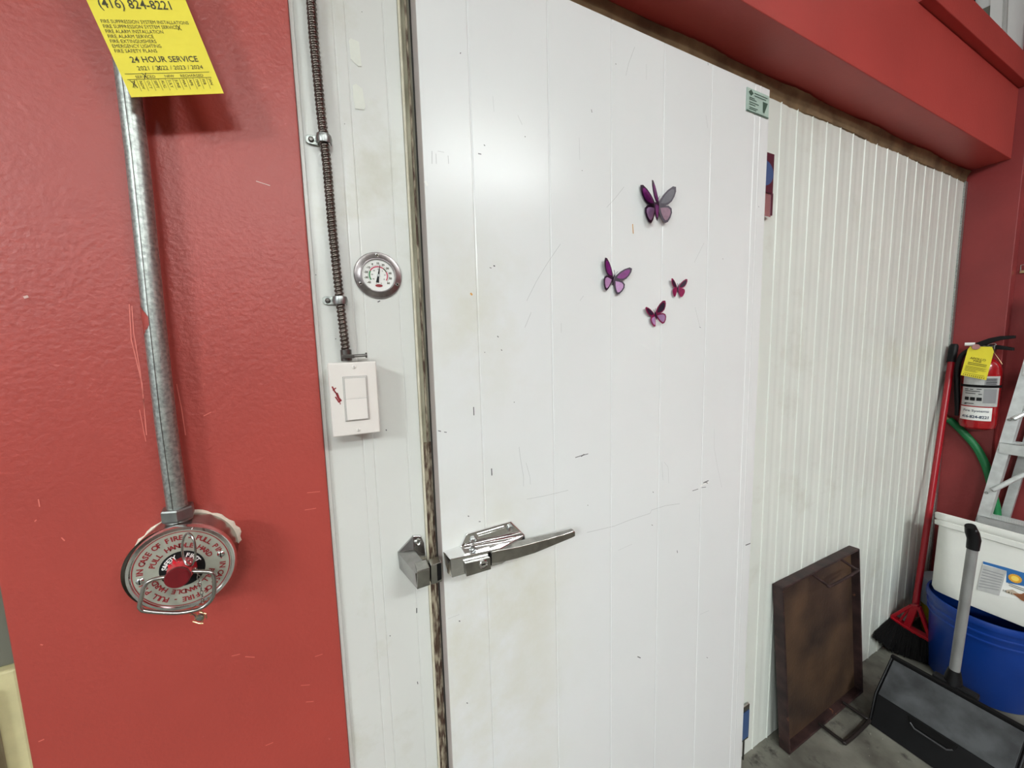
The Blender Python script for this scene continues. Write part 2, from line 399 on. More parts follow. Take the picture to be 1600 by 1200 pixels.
# ------------------------------------------------------------------ the door
d = thing('door_1', (0.157, FY, 0.05), 'white enamelled walk-in cooler door', None, kind='structure')
DX0, DX1, DZ0, DZ1 = 0.1555, 1.098, 0.035, 2.1035
lines = [(0.2436,0.0022,0.0011),(0.4045,0.0022,0.0012),(0.5590,0.002,0.0009),(0.7110,0.002,0.0009),(0.8700,0.0022,0.0010),(1.0383,0.0025,0.0013),(1.0615,0.002,-0.0006)]
mb = profile_sheet(DX0, DX1, DZ0, DZ1, FY, lines)
obj('door_leaf', mb, M['white_door'], d, recalc=False, ang=2)
obj('door_edge', MB().box(DX0+0.0005, DX1-0.0005, FY+0.0305, -0.0095, DZ0, DZ1-0.001), M['side_grey'], d)
obj('door_edge', MB().box(DX0-0.0006, DX0+0.0004, FY+0.001, -0.0095, DZ0, DZ1-0.001), M['side_grey'], d)
obj('door_edge', MB().box(DX0-0.0006, DX1+0.0006, FY+0.0008, -0.0095, DZ1-0.0008, DZ1+0.0006), M['white_frame'], d)

def marks(name, data, m, y, parent, nrm=(0,-1,0)):
    mb = MB()
    for wd, pts in data:
        strip(mb, [at(a, b, 1, y) for a, b in pts], wd, nrm)
    return obj(name, mb, m, parent, kind='stuff', recalc=False)
YM = FY-0.0004
marks('scratches', [
 (.0007,[(948,324),(961,310),(975,292)]), (.0007,[(823,470),(838,440),(856,410),(876,381)]), (.0007,[(820,512),(830,488)]), (.0007,[(877,505),(877,520)]),
 (.0007,[(811,698),(813,715),(818,745),(818,760)]), (.0006,[(822,723),(828,745),(829,757)]), (.0007,[(823,780),(850,775),(888,766)]),
 (.0009,[(917,832),(960,822),(985,812),(1016,802),(1018,797),(1040,790),(1062,787)]),
 (.0006,[(1116,670),(1116,700),(1122,735),(1128,762)]), (.0006,[(1034,722),(1036,750)]), (.0006,[(1038,722),(1044,730),(1045,755)]), (.0007,[(1094,960),(1108,954)]),
 (.0006,[(700,967),(718,960)]), (.0005,[(966,860),(988,850)]), (.0007,[(992,73),(982,100),(978,118)]), (.0007,[(1085,410),(1100,380)]), (.0006,[(1086,480),(1094,512)]),
 (.0007,[(1103,180),(1106,200)]), (.0006,[(809,180),(816,195)]), (.0009,[(675,236),(675,256)]), (.0008,[(681,240),(682,256)]), (.0009,[(700,243),(701,256)]), (.0006,[(684,236),(694,238)]), (.0006,[(906,470),(912,462)]),
 (.0005,[(1010,100),(1010,125)]), (.0004,[(770,150),(772,175)]), (.0005,[(905,215),(906,250)]),
], M['scratch'], YM, d)
marks('scuffs', [
 (.0016,[(740,636),(740.5,649)]), (.0026,[(1099,754.5),(1107,751)]), (.0018,[(1101,753),(1106,755)]), (.0014,[(1096,762),(1103,761)]), (.0016,[(1082,767),(1091,764)]),
 (.0016,[(899,715),(905,713),(919,709)]), (.0024,[(908,713),(913,710)]), (.0018,[(768,732),(768.5,743)]), (.0030,[(1165,852),(1172.5,849)]), (.0020,[(1058,860),(1058.5,864)]),
 (.0018,[(717,970),(719,971)]), (.0016,[(729,1098),(731,1099)]), (.0022,[(771,415),(773.5,416)]), (.0012,[(765,418),(768,419)]), (.0012,[(757,550),(758,551)]), (.0016,[(777,525),(779,527)]), (.0014,[(783,546),(784.5,548)]),
 (.0012,[(924,171),(925,176)]), (.0014,[(962,99),(962.5,101)]), (.0016,[(820,213),(821,214)]), (.0014,[(756,226),(758,228)]), (.0012,[(1093,511),(1095,512)]), (.0012,[(1129,404),(1130,405)]),
 (.0014,[(684.5,673),(689,674)]), (.0012,[(694,675),(698,675.5)]), (.0012,[(720,82),(719,84)]), (.0012,[(1106,98),(1106.5,102)]), (.0014,[(803,628),(804,629)]), (.0014,[(1020,768),(1021,770)]), (.0012,[(918,789),(919,790)]),
 (.0022,[(996,1026),(1001,1028)]), (.0014,[(1104,1027),(1106,1028)]), (.0014,[(747,240),(752,241)]), (.0012,[(909,266),(910,267)]), (.0016,[(731,806),(733,807)]), (.0014,[(748,815),(751,815)]), (.0012,[(746,840),(748,841)]),
 (.0014,[(1018,820),(1020,821)]), (.0012,[(1185,322),(1186,324)]),
], M['scuff'], YM, d)
marks('ochre_spots', [(.0035,[(735,458),(738,461)]), (.0022,[(988.5,350),(989.5,365)]), (.0025,[(514,905),(519,909)])][:2], M['stain'], YM-0.0002, d)
marks('touch_up_spots', [(.004,[(664,283),(668,290)]), (.003,[(1094,760),(1108,753)])], M['white'], YM+0.0001, d)

# ---- latch: a part of the door, its pieces sub-parts
def P(y, *pts): return [at(a, b, 1, y) for a, b in pts]
YF = -0.083
def Q(u_, v_, y): return at(u_, v_, 1, y)
A_, B_, C_, D_ = Q(692,862,FY), Q(719,852,FY), Q(727,833,FY), Q(799,813,FY)
E_, E2 = Q(821,836,FY), Q(821,845,FY)
A1, m1, m2 = Q(694,864,FY-.012), Q(720,855,FY-.011), Q(820,836,FY-.011)
C1, D1 = Q(729,835,FY-.009), Q(798,815,FY-.009)
F_, G_, H_, I_ = Q(704,874,YF), Q(782,856.5,YF), Q(706,903,YF), Q(785,881,YF)
J_, K_, m3 = Q(696,893,FY), Q(822,858,FY), Q(821,846,FY-.008)
vv = [A_,B_,C_,D_,E_,E2,A1,m1,m2,C1,D1,F_,G_,H_,I_,J_,K_,m3]
mb = MB().add(vv, [(7,9,10,8),(6,7,8,12,11),(11,12,14,13),(8,17,14,12),(0,6,11,13,15),(0,1,7,6),(1,2,9,7),(2,3,10,9),(3,4,8,10),(4,5,17,8),(5,16,14,17),(15,13,14,16),(0,15,16,5,4,3,2,1)])
la = obj('door_latch', mb, M['chrome'], d, bevel=0.0014, seg=3, label='chrome lever latch with key lock')
lip = MB().loft([P(FY-0.0095, (745,834),(788,821),(790,825),(747,838)), P(FY-0.0125, (746,835),(787,822.5),(788,825),(748,837.5))])
obj('raised_bar', lip, M['chrome'], la, bevel=0.0006)
lip = MB().loft([P(FY-0.0085, (726,849),(812,829),(818,834),(722,854)), P(FY-0.0115, (727,850),(812,830.5),(816,833),(724,853))])
obj('crease_bar', lip, M['chrome'], la, bevel=0.0008)
bp = [at(*p, 1, YF-0.0006) for p in [(725,878),(764,868.5),(765,886.5),(727,898)]]
obj('lock_block', MB().loft([bp, [p+Vector((0.0003,-0.007,0)) for p in bp]]), M['chrome_worn'], la, bevel=0.0008)
c0 = at(755,881,1,YF-0.0075)
obj('lock_cylinder', MB().lathe(c0, (0,-1,0), [(0.0080,0),(0.0080,0.0018),(0.0068,0.003),(0.0064,0.0022),(0.0,0.0022)], 28), M['chrome'], la)
obj('keyway', MB().box(c0.x-0.0038, c0.x+0.0038, c0.y-0.0032, c0.y-0.002, c0.z-0.0008, c0.z+0.0008), M['black_matte'], la)
lv0 = [at(*p, 1, YF-0.003) for p in [(768,862.5),(812,854),(850,844),(880,835.5),(896,830),(899,831.5),(899,838),(893,841),(836,864.5),(808,873),(788,878),(768,880.5)]]
dy_ = [.016,.018,.014,.010,.008,.008,.008,.008,.012,.016,.018,.016]
lv1 = [p+Vector((0,w_,0.003 if k_ < 6 else 0)) for k_, (p, w_) in enumerate(zip(lv0, dy_))]
obj('lever_handle', MB().loft([lv0, lv1]), M['chrome_worn'], la, bevel=0.0016, seg=3)
obj('pivot_gap', MB().loft([P(YF-.0015,(765,866),(768,865.4),(768.5,883),(765.5,884)), P(YF-.0040,(765,866),(768,865.4),(768.5,883),(765.5,884))]), M['black_matte'], la)
for (a, b) in ((739,843),(797,824)):
    p = at(a, b, 1, FY-0.0095)
    obj('screw', MB().lathe(p, (0,-1,0), [(0.0070,0),(0.0070,0.0030),(0.0052,0.0046),(0.0034,0.0040),(0.0026,0.0022),(0.0,0.0018)], n=20), M['steel'], la)
p = Q(762,861,-.074)
obj('drain_hole', MB().lathe(p, (0,-0.7,0.7), [(0.0022,0),(0.0022,0.0010),(0,0.0010)], n=10), M['black_matte'], la)
# ---- strike on the frame
SF = -0.072
sv = [Q(621,862,0),Q(645,836,0),Q(657,836,0),Q(662,847,0),Q(664,866,0),Q(624,888,0),Q(665,905,0),Q(649,896,SF),Q(671,888,SF),Q(672,914,SF),Q(652,921,SF),Q(646,858,-.012)]
sv += [p+Vector((0,-.004,0)) for p in sv[:5]]
mb = MB().add(sv, [(0,1,13,12),(1,2,14,13),(2,3,15,14),(3,4,16,15),(12,13,11),(13,14,11),(14,15,11),(15,16,11),(16,8,11),(8,7,11),(7,12,11),(0,12,7,10,5),(7,8,9,10),(4,6,9,8,16),(5,10,9,6),(0,5,6,4,3,2,1)])
sk = obj('latch_strike', mb, M['strike'], fr, bevel=0.0018, seg=3, ang=30, label='chrome wedge-shaped latch strike')
ns = [at(*p, 1, -0.078) for p in [(652,893),(672,887),(672,913),(652,920)]]
obj('strike_nose', MB().loft([ns, [p+Vector((0.001,0.03,0)) for p in ns]]), M['chrome_worn'], sk, bevel=0.0015)
nb = [at(*p, 1, -0.072) for p in [(673,884),(690,878),(691,909),(674,914)]]
obj('latch_bolt', MB().loft([nb, [p+Vector((0.0,0.022,0)) for p in nb]]), M['chrome_worn'], sk, bevel=0.0015)
nb = [at(*p, 1, -0.0735) for p in [(683,882),(689,880),(690,905),(684,908)]]
obj('bolt_slot', MB().loft([nb, [p+Vector((0.0,0.004,0)) for p in nb]]), M['black_matte'], sk)
p = at(653,846,1,-0.0075)
obj('screw', MB().lathe(p, (0,-1,0), [(0.0068,0),(0.0068,0.003),(0.005,0.0045),(0.003,0.0035),(0.002,0.002),(0,0.002)], n=20), M['chrome_worn'], sk)

# ---- hinges
def hinge(z0, z1):
    return obj('hinge', MB().box(1.09, 1.190, -0.010, -0.003, z0, z1), M['chrome_worn'], d, bevel=0.001)
h = hinge(1.86, 1.974)
obj('tinted_plate', MB().box(1.10, 1.189, -0.0118, -0.0104, 1.863, 1.972), M['maroon_reflection'], h, label='painted maroon reflection')  # thin plate carrying the painted maroon reflection of the chrome strap
obj('blue_patch', MB().poly([(1.140+0.048*math.cos(2*PI*k/24), -0.0122, 1.915+0.036*math.sin(2*PI*k/24)) for k in range(24)]), M['hinge_blue'], h, label='blue oval patch', recalc=False)  # blue oval laid over the hinge strap
obj('knuckle', MB().box(1.10, 1.180, -0.014, -0.004, 1.795, 1.858), M['chrome'], h, bevel=0.001)
obj('knuckle_reflection', MB().box(1.1765, 1.186, -0.0150, -0.004, 1.800, 1.862), M['maroon_reflection'], h)
h = hinge(0.075, 0.205)
obj('tinted_plate', MB().box(1.10, 1.187, -0.0118, -0.0104, 0.085, 0.185), M['hinge_blue'], h, label='dark blue panel')  # plain blue panel laid over the lower hinge strap
obj('pivot_pin', MB().cyl((1.170,-0.007,0.0),(1.170,-0.007,0.075),0.003,n=12), M['dark_steel'], h)

# ---- nameplate
npl = thing('nameplate', (1.045, FY, 2.055), 'small pale green maker plate in the top right corner of the cooler door', 'plate')
obj('plate', MB().box(1.000, 1.094, FY-0.0022, FY-0.0002, 2.029, 2.0855), M['green_pl'], npl, bevel=0.0005)
fn = planefn((1.0,FY-0.0027,2.029),(1,0,0),(0,0,1))
mb = MB()
mb.add([fn(0.016,0.038),fn(0.026,0.046),fn(0.016,0.054),fn(0.006,0.046)], [(0,1,2,3)])
for k,(a,b,z) in enumerate([(.030,.086,.047),(.030,.080,.041),(.010,.032,.033),(.010,.040,.029),(.010,.050,.022),(.010,.036,.017),(.010,.046,.010),(.010,.040,.006)]):
    mb.add([fn(a,z),fn(b,z),fn(b,z+.002),fn(a,z+.002)], [(0,1,2,3)])
mb.add([fn(.066,.036),fn(.088,.036),fn(.074,.008),fn(.068,.010)], [(0,1,2,3)])
mb.add([fn(0,0),fn(.094,0),fn(.094,.0025),fn(0,.0025)], [(0,1,2,3)])
obj('printing', mb, M['dgreen'], npl, recalc=False)

# ------------------------------------------------------------------ butterflies on the door
UP = [(0,0),(.14,.28),(.36,.56),(.62,.80),(.92,.98),(1.10,.95),(1.10,.72),(1.0,.46),(.84,.22),(.62,.06),(.34,-.02)]
LO = [(0,0),(.34,.02),(.64,.0),(.82,-.14),(.84,-.36),(.74,-.62),(.58,-.84),(.40,-.90),(.24,-.70),(.10,-.38)]
def shrink(p, k):
    cx = sum(a for a,_ in p)/len(p); cy = sum(b for _,b in p)/len(p)
    return [(cx+(a-cx)*k, cy+(b-cy)*k) for a,b in p]
def butterfly(px, py, size, rotd, wings, label, mats, wl=1.0):
    """wings = [(side, fold degrees from the door, layer)]"""
    c = at(px, py, 1, FY)
    t = thing('butterfly', c, label, 'butterfly', 'butterfly decorations stuck on the cooler door')
    ca, sa = math.cos(math.radians(rotd)), math.sin(math.radians(rotd))
    def W(x, z, out):   # local wing plane to the world
        return Vector((c.x + (x*ca - z*sa)*size, FY-0.003-out*size, c.z + (x*sa + z*ca)*size))
    for side, fold, mi, lift in wings:
        cf, sf = math.cos(math.radians(fold)), math.sin(math.radians(fold))
        for poly, k in ((UP,0),(LO,1)):
            for (pp, eps, mm, nm) in ((poly, 0.0, mats[0], 'wing'), (shrink(poly, .72), 0.0035/ (size*40), mats[mi+k], 'wing_patch')):
                pts = [W(side*(a*cf*wl+0.02), b, a*sf + lift + (eps)) for a, b in pp]
                if nm == 'wing':
                    pts2 = [p+Vector((0,0.0006,0)) for p in pts]
                    wo = obj('wing', MB().loft([pts, pts2]), mm, t, ang=20)
                else:
                    pts = [W(side*(a*cf*wl+0.02) - side*sf*0.02*0, b, a*sf + lift + 0.02) for a, b in pp]
                    obj('wing_patch', MB().poly(pts), mm, wo, recalc=False)
    obj('body', MB().tube([W(0,-.42,.03),W(0,-.2,.05),W(0,.1,.06),W(0,.22,.05)], [size*.03,size*.06,size*.07,size*.04], 8), M['darkwing'], t)
    ant = MB()
    for s in (-1,1): ant.tube([W(0,.2,.05),W(s*.08,.38,.08),W(s*.16,.5,.10)], 0.0005, 5)
    obj('antennae', ant, M['greywing'], t)
    return t
bm_ = [M['darkwing'], M['purple'], M['lilac']]
butterfly(957, 436, .035, -14, [(-1,12,1,0),(1,14,1,0)], 'flat purple butterfly with lilac lower wings, left of the two small ones', bm_)
butterfly(1057, 451, .0230, 0, [(-1,10,1,0),(1,18,1,0)], 'small magenta butterfly to the right, wings spread level', [M['magenta'], M['darkwing'], M['magenta']])
butterfly(1022, 492, .0285, 22, [(-1,8,1,0),(1,62,1,0)], 'small tilted magenta and lilac butterfly, lowest of the group', [M['magenta'], M['darkwing'], M['lilac']], .85)
butterfly(1024, 323, .043, 3, [(-1,2,5,0),(-1,26,1,.22),(1,16,3,.06)], 'largest three-dimensional mauve butterfly with raised wings, topmost of the group', [M['darkwing'], M['purple'], M['purple'], M['greywing'], M['mauve'], M['purple'], M['lilac']], 1.0)

# ------------------------------------------------------------------ frame panel: dial thermometer, cable, switch
tx, tz = 0.0761, 1.5688
t = thing('dial_thermometer', (tx, 0, tz), 'round chrome-rimmed dial thermometer on the white frame above the switch', 'thermometer')
ax = (0,-1,0); tc_ = (tx, 0, tz)
obj('flange', MB().lathe(tc_, ax, [(0.0397,0),(0.0400,0.002),(0.0385,0.0042),(0.0300,0.0060),(0.0292,0.0066),(0.0278,0.0066),(0.0270,0.0040)], 64), M['flange'], t)
dl = obj('dial', MB().lathe(tc_, ax, [(0.0280,0.0030),(0.0,0.0030)], 48), M['white'], t)
ORG[dl.name] = ORG[t.name]
fn = planefn((tx,-0.0034,tz),(1,0,0),(0,0,1))
def arcband(mb, fn, r0, r1, a0, a1, n=30):
    for k in range(n):
        a = math.radians(a0+(a1-a0)*k/n); b = math.radians(a0+(a1-a0)*(k+1)/n)
        mb.add([fn(r0*math.cos(a),r0*math.sin(a)),fn(r1*math.cos(a),r1*math.sin(a)),fn(r1*math.cos(b),r1*math.sin(b)),fn(r0*math.cos(b),r0*math.sin(b))], [(0,1,2,3)])
mb = MB(); arcband(mb, fn, .0135, .0160, 212, 150); obj('green_arc', mb, M['green_arc'], dl, recalc=False)
mb = MB(); arcband(mb, fn, .0140, .0160, 150, 55); arcband(mb, fn, .0140, .0160, 25, -32); obj('red_arc', mb, M['red_arc'], dl, recalc=False)
mb = MB(); arcband(mb, fn, .0140, .0160, 55, 25)
for k, s in enumerate(['-40','-30','-20','-10','0','10','20','30','40','50','60']):
    a = math.radians(218-256*k/10); put_text(mb, s, fn, .0048, .0205*math.cos(a), .0205*math.sin(a)-.0014, 'C', .04)
for k, s in enumerate(['-40','-30','-20','-10','0','10','15']):
    a = math.radians(215-250*k/6); put_text(mb, s, fn, .0030, .0108*math.cos(a), .0108*math.sin(a)-.001, 'C', .02)
arcband(mb, fn, .0174, .0177, 218, -38)
put_text(mb, 'F', fn, .003, -.004, -.0145, 'C', .02); put_text(mb, 'C', fn, .003, .004, -.0145, 'C', .02)
obj('numerals', mb, M['ink'], dl, recalc=False)
obj('emblem', MB().poly([fn(.0062*math.cos(2*PI*k/24), -.0175+.0026*math.sin(2*PI*k/24)) for k in range(24)]), M['print_red'], dl, recalc=False)
fn2 = planefn((tx,-0.0044,tz),(1,0,0),(0,0,1)); a = math.radians(79)
def nd(r, s): return fn2(r*math.cos(a)-s*math.sin(a), r*math.sin(a)+s*math.cos(a))
obj('needle', MB().add([nd(.021,0),nd(.006,.0011),nd(-.004,.0016),nd(-.0125,.0026),nd(-.0125,-.0026),nd(-.004,-.0016),nd(.006,-.0011)], [(0,1,2,3,4,5,6)]), M['black'], t, recalc=False)
obj('hub', MB().lathe((tx,-0.0044,tz), ax, [(0.0024,0),(0.0020,0.001),(0,0.001)], 16), M['steel'], t)
for an in (92, 207, 335):
    r = 0.0340; p = (tx+r*math.cos(math.radians(an)), -0.005, tz+r*math.sin(math.radians(an)))
    s = obj('screw', MB().lathe(p, ax, [(0.0034,0),(0.0032,0.0016),(0.0022,0.0026),(0,0.0028)], 14), M['chrome'], t)
    obj('slot', MB().lathe((p[0],p[1]-.0028,p[2]), ax, [(0.0014,0),(0.001,0.0003),(0,0.0003)], 6), M['black_matte'], s)
# armoured cable
path = [(0.0035,2.30),(0.0025,2.10),(0.0023,1.975),(0.0020,1.92),(0.0045,1.81),(0.0073,1.734),(0.0082,1.635),(0.0116,1.522),(0.0151,1.4350)]
path = [Vector((a,-0.0135,b)) for a, b in path]
def sample(path, step):
    out = []; seg = 0; 
    L = [0]
    for a, b in zip(path[:-1], path[1:]): L.append(L[-1]+(b-a).length)
    n = int(L[-1]/step)
    for i in range(n+1):
        s = L[-1]*i/n
        while seg < len(path)-2 and s > L[seg+1]: seg += 1
        f = (s-L[seg])/(L[seg+1]-L[seg]); out.append(path[seg].lerp(path[seg+1], f))
    return out
cb = thing('armoured_cable', (0.0151,-0.0135,1.435), 'flexible armoured steel cable running down the white frame to the switch', 'cable')
pts = sample(path, 0.0068/6); rr = []
for i in range(len(pts)):
    ph = (i % 6)/6.0
    rr.append(0.0052 + 0.0019*math.sin(PI*ph)**0.8)
mb = MB()
# helical tilt: shift each ring section slightly by angle
n = 14; rings = []
for i, p in enumerate(pts):
    ring = []
    for k in range(n):
        a = 2*PI*k/n; j = i + k/n*6
        ph = (j % 6)/6.0; r = 0.0046+0.0027*(math.sin(PI*ph)**0.6)
        ring.append(p+Vector((math.cos(a)*r, math.sin(a)*r, 0)))
    rings.append(ring)
mb.loft(rings, True, True); obj('armour', mb, M['armour'], cb, ang=80)
cc = at(541,559,1,-0.02)
cn = obj('connector', MB().box(0.008,0.0275,-0.030,-0.006,1.4265,1.4325), M['dark_steel'], cb, bevel=0.001)
mb = MB().cyl((0.0151,-0.0135,1.422),(0.0151,-0.0135,1.441),0.0088,n=20)
obj('collar', mb, M['dark_steel'], cb, bevel=0.0006)
ORG[cn.name] = ORG[cb.name]
obj('clamp_screw', MB().cyl((0.026,-0.020,1.4300),(0.046,-0.020,1.4305),0.0026,n=10).cyl((0.045,-0.020,1.4305),(0.0475,-0.020,1.4305),0.0046,n=14), M['dark_steel'], cn)
def strap(z, x, label):
    s = thing('cable_strap', (x,0,z), label, 'strap', None)
    mb = MB(); rings = []
    for k in range(13):
        a = math.radians(-10+200*k/12); 
        cx, cy = math.cos(a), -math.sin(a)
        r0, r1 = 0.0092, 0.0108
        hw = 0.0065
        rings.append([Vector((x+cx*r0, -0.0125+cy*r0, z-hw)),Vector((x+cx*r1, -0.0125+cy*r1, z-hw)),Vector((x+cx*(r1+.0012), -0.0125+cy*(r1+.0012), z)),Vector((x+cx*r1, -0.0125+cy*r1, z+hw)),Vector((x+cx*r0, -0.0125+cy*r0, z+hw))])
    mb.loft(rings, True, True)
    obj('saddle', mb, M['steel'], s, ang=50)
    tab = [(-0.009,-0.0068),(-0.009,0.0068),(-0.0225,0.0068),(-0.0262,0.0040),(-0.0262,-0.0040),(-0.0225,-0.0068)]
    obj('tab', MB().loft([[ (x+a,-0.0042,z+b+0.0008) for a,b in tab],[(x+a,-0.0018,z+b+0.0008) for a,b in tab]]), M['galv'], s, bevel=0.0006)
    obj('rib', MB().box(x-0.021,x-0.009,-0.0052,-0.004,z-0.0005,z+0.0020), M['galv'], s)
    c = obj('screw', MB().lathe((x-0.0185,-0.0042,z+0.0006), ax, [(0.0042,0),(0.0040,0.0018),(0.0026,0.0030),(0,0.0032)], 14), M['dark_steel'], s)
    return s
strap(1.7742, 0.0058, 'upper steel strap holding the armoured cable to the frame')
strap(1.5225, 0.0118, 'lower steel strap holding the armoured cable, left of the thermometer')
# light switch
sw = thing('light_switch', (0.022,0,1.3), 'white rocker light switch with a red paint smear on the frame', 'switch')
obj('back_box', MB().box(-0.0125,0.0560,-0.0445,-0.0002,1.303,1.4175), M['plastic_white'], sw, bevel=0.003)
obj('cover_plate', MB().box(-0.0140,0.0585,-0.0505,-0.0450,1.3005,1.4205), M['plastic_white'], sw, bevel=0.0022, seg=3)
obj('rocker_gap', MB().box(0.0062, 0.0430, -0.0509, -0.0500, 1.3244, 1.3976), M['steel'], sw)
rk = obj('rocker_frame', MB().box(0.0068,0.0424,-0.0530,-0.0500,1.3250,1.3970), M['plastic_white'], sw, bevel=0.0008)
obj('rocker_gap', MB().box(0.0080,0.0412,-0.0534,-0.0528,1.3262,1.3958), M['steel'], sw)
mb = MB().loft([[(0.0085,-0.0532,1.3268),(0.0407,-0.0532,1.3268),(0.0407,-0.0532,1.3610),(0.0085,-0.0532,1.3610)],[(0.0088,-0.0565,1.3272),(0.0404,-0.0565,1.3272),(0.0404,-0.0535,1.3608),(0.0088,-0.0535,1.3608)]])
mb.loft([[(0.0085,-0.0532,1.3612),(0.0407,-0.0532,1.3612),(0.0407,-0.0532,1.3952),(0.0085,-0.0532,1.3952)],[(0.0088,-0.0536,1.3612),(0.0404,-0.0536,1.3612),(0.0404,-0.0548,1.3950),(0.0088,-0.0548,1.3950)]])
obj('rocker', mb, M['plastic_white'], sw, bevel=0.0004)
for z in (1.4125, 1.3085):
    s = obj('screw', MB().lathe((0.0243,-0.0505,z), ax, [(0.0034,0),(0.0032,0.0007),(0.0022,0.0014),(0,0.0015)], 16), M['plastic_white'], sw)
    obj('slot', MB().box(0.0241,0.0247,-0.0524,-0.0518,z-0.0024,z+0.0024), M['steel'], s)
mb = MB()
for wd, pts in [(.0022,[(519,604),(523,612),(527,616)]),(.0035,[(526,614),(529,622),(533,627)]),(.0020,[(524,620),(530,629)]),(.0012,[(530,626),(532,632)]),(.0018,[(520,610),(525,606)])]:
    strip(mb, [at(a,b,1,-0.0508) for a,b in pts], wd, (0,-1,0))
obj('paint_smear', mb, M['print_red'], sw, recalc=False, label='red paint smear')
# paper residue
for (pp, lab) in (([(545,64),(548,60),(561,66),(565,104),(560,104),(553,98),(548,92)], 'torn white paper scrap on the frame, the upper of two'), ([(551,134),(556,131),(566,139),(571,168),(569,172),(555,170),(552,152)], 'torn white paper scrap on the frame, the lower of two')):
    a = [at(x,y,1,-0.0003) for x,y in pp]; b = [p+Vector((0,-0.0007,0)) for p in a]
    o = obj('paper_scrap', MB().loft([a,b]), M['paper'], loc=at(pp[0][0],pp[0][1],1,0)); tag(o, lab, 'paper', 'paper scraps stuck on the frame')
marks('scuffs', [(.0016,[(590,472),(594,470)]), (.0014,[(524,529),(525,530)]), (.0018,[(603,671),(604,673)]), (.0014,[(493,429),(494,430)]), (.0020,[(499,618),(500,622)]), (.0012,[(565,18),(566,19)]), (.0012,[(538,193),(539,194)]), (.0016,[(651,950),(651,958)]), (.0016,[(609,993),(610,994)]), (.0014,[(652,1065),(653,1069)])], M['scuff'], -0.0006, fr)

# ------------------------------------------------------------------ red wall: conduit, pull station, tag
cx = -0.2185
co = thing('steel_conduit', (cx,-0.034,1.20), 'galvanised steel conduit pipe running down the red wall to the pull station', 'pipe')
cp = [(-0.2165,2.75),(-0.2165,1.9),(-0.2165,1.70),(-0.2200,1.50),(-0.2215,1.35),(-0.2205,1.213)]
obj('pipe', MB().tube([Vector((a,-0.034,b)) for a,b in cp], 0.0117, 28), M['galv'], co)
obj('seam', MB().tube([Vector((a-.0015,-.0458,b)) for a,b in cp], 0.0004, 6), M['dark_steel'], co)
for z in (2.70, 2.02):
    s = MB().lathe((-0.2165,-0.034,z-0.01), (0,0,1), [(0.0119,0),(0.0140,0.002),(0.0140,0.018),(0.0119,0.02)], 28)
    obj('clamp', s.box(-0.2225,-0.2105,-0.034,-0.012,z-0.010,z+0.010), M['galv'], co)
mb = MB(); rings = []
for k in range(9):
    z = 1.466+0.040*k/8; hw = math.sin(PI*(k+0.3)/8.6)*0.55+0.25; rings.append([Vector((-0.2202+math.cos(a)*0.0121, -0.034-math.sin(a)*0.0121, z)) for a in [math.radians(190-(1-0)*j*hw*120/4) for j in range(5)]])
mb.loft(rings, False, True, closed=False); obj('paint_blob', mb, M['red'], co, recalc=False, label='red paint blob')

pc = Vector((-0.2185,-0.012,1.146)); PF = -0.070
ps = thing('fire_pull_station', pc, 'round metal fire pull station with red knob and wire handle on the red wall', 'alarm')
mb = MB(); n = 60; r1 = []; r2 = []
for k in range(n):
    a = 2*PI*k/n; r = 0.0622+(.0015*math.sin(5*a)+random.uniform(-.0012,.0022))*(1 if math.sin(a) > -.2 else 0.2)
    if math.sin(a) < -0.1: r = 0.058
    r1.append(Vector((pc.x+r*math.cos(a), -0.0125, pc.z+r*math.sin(a)))); r2.append(Vector((pc.x+(r-.002)*math.cos(a), -0.0155, pc.z+(r-.002)*math.sin(a))))
obj('plaster_edge', MB().loft([r1,r2]), M['plaster'], ps, label='ragged white plaster edge')
fc = Vector((-0.2110, PF, 1.1475))
bx = (fc-pc).normalized()
obj('housing', MB().lathe(pc, (0,-1,0), [(0.0590,0.0),(0.0590,0.050)], 64), M['chrome_worn'], ps)
bz = obj('bezel', MB().lathe(fc, ax, [(0.0575,-0.012),(0.0598,-0.008),(0.0602,-0.002),(0.0585,0.0012),(0.0550,0.0018),(0.0535,0.0)], 72), M['chrome'], ps)
fpn = obj('faceplate', MB().lathe(fc, ax, [(0.0540,0.0004),(0.0,0.0004)], 64), M['plate'], ps)
ORG[fpn.name] = ORG[ps.name]
fn = planefn(fc+Vector((0,-0.0008,0)),(1,0,0),(0,0,1))
mb = MB(); arcband(mb, fn, .0518, .0530, 0, 360, 72); obj('red_line', mb, M['print_red'], fpn, recalc=False)
mb = MB()
arc_text(mb, 'IN CASE OF FIRE - PULL PIN - ', fn, .0094, .0412, 176, -1, .03)
arc_text(mb, 'IN CASE OF FIRE - PULL PIN - ', fn, .0094, .0412, -4, -181, .03)
arc_text(mb, 'PULL HANDLE HARD', fn, .0090, .0298, 160, 22, .03)
arc_text(mb, 'PULL HANDLE HARD', fn, .0090, .0298, -20, -158, .03)
obj('lettering', mb, M['print_red'], fpn, recalc=False)
obj('centre_disc', MB().lathe(fc, ax, [(0.0250,0.0008),(0.0,0.0008)], 48), M['black'], fpn)
fn3 = planefn(fc+Vector((0,-0.0012,0)),(1,0,0),(0,0,1)); mb = MB()
arc_text(mb, 'SAFETY', fn3, .0082, .0165, 166, 112, .03); arc_text(mb, 'FIRST', fn3, .0082, .0165, 68, 26, .03)
obj('lettering', mb, M['white'], fpn, recalc=False)
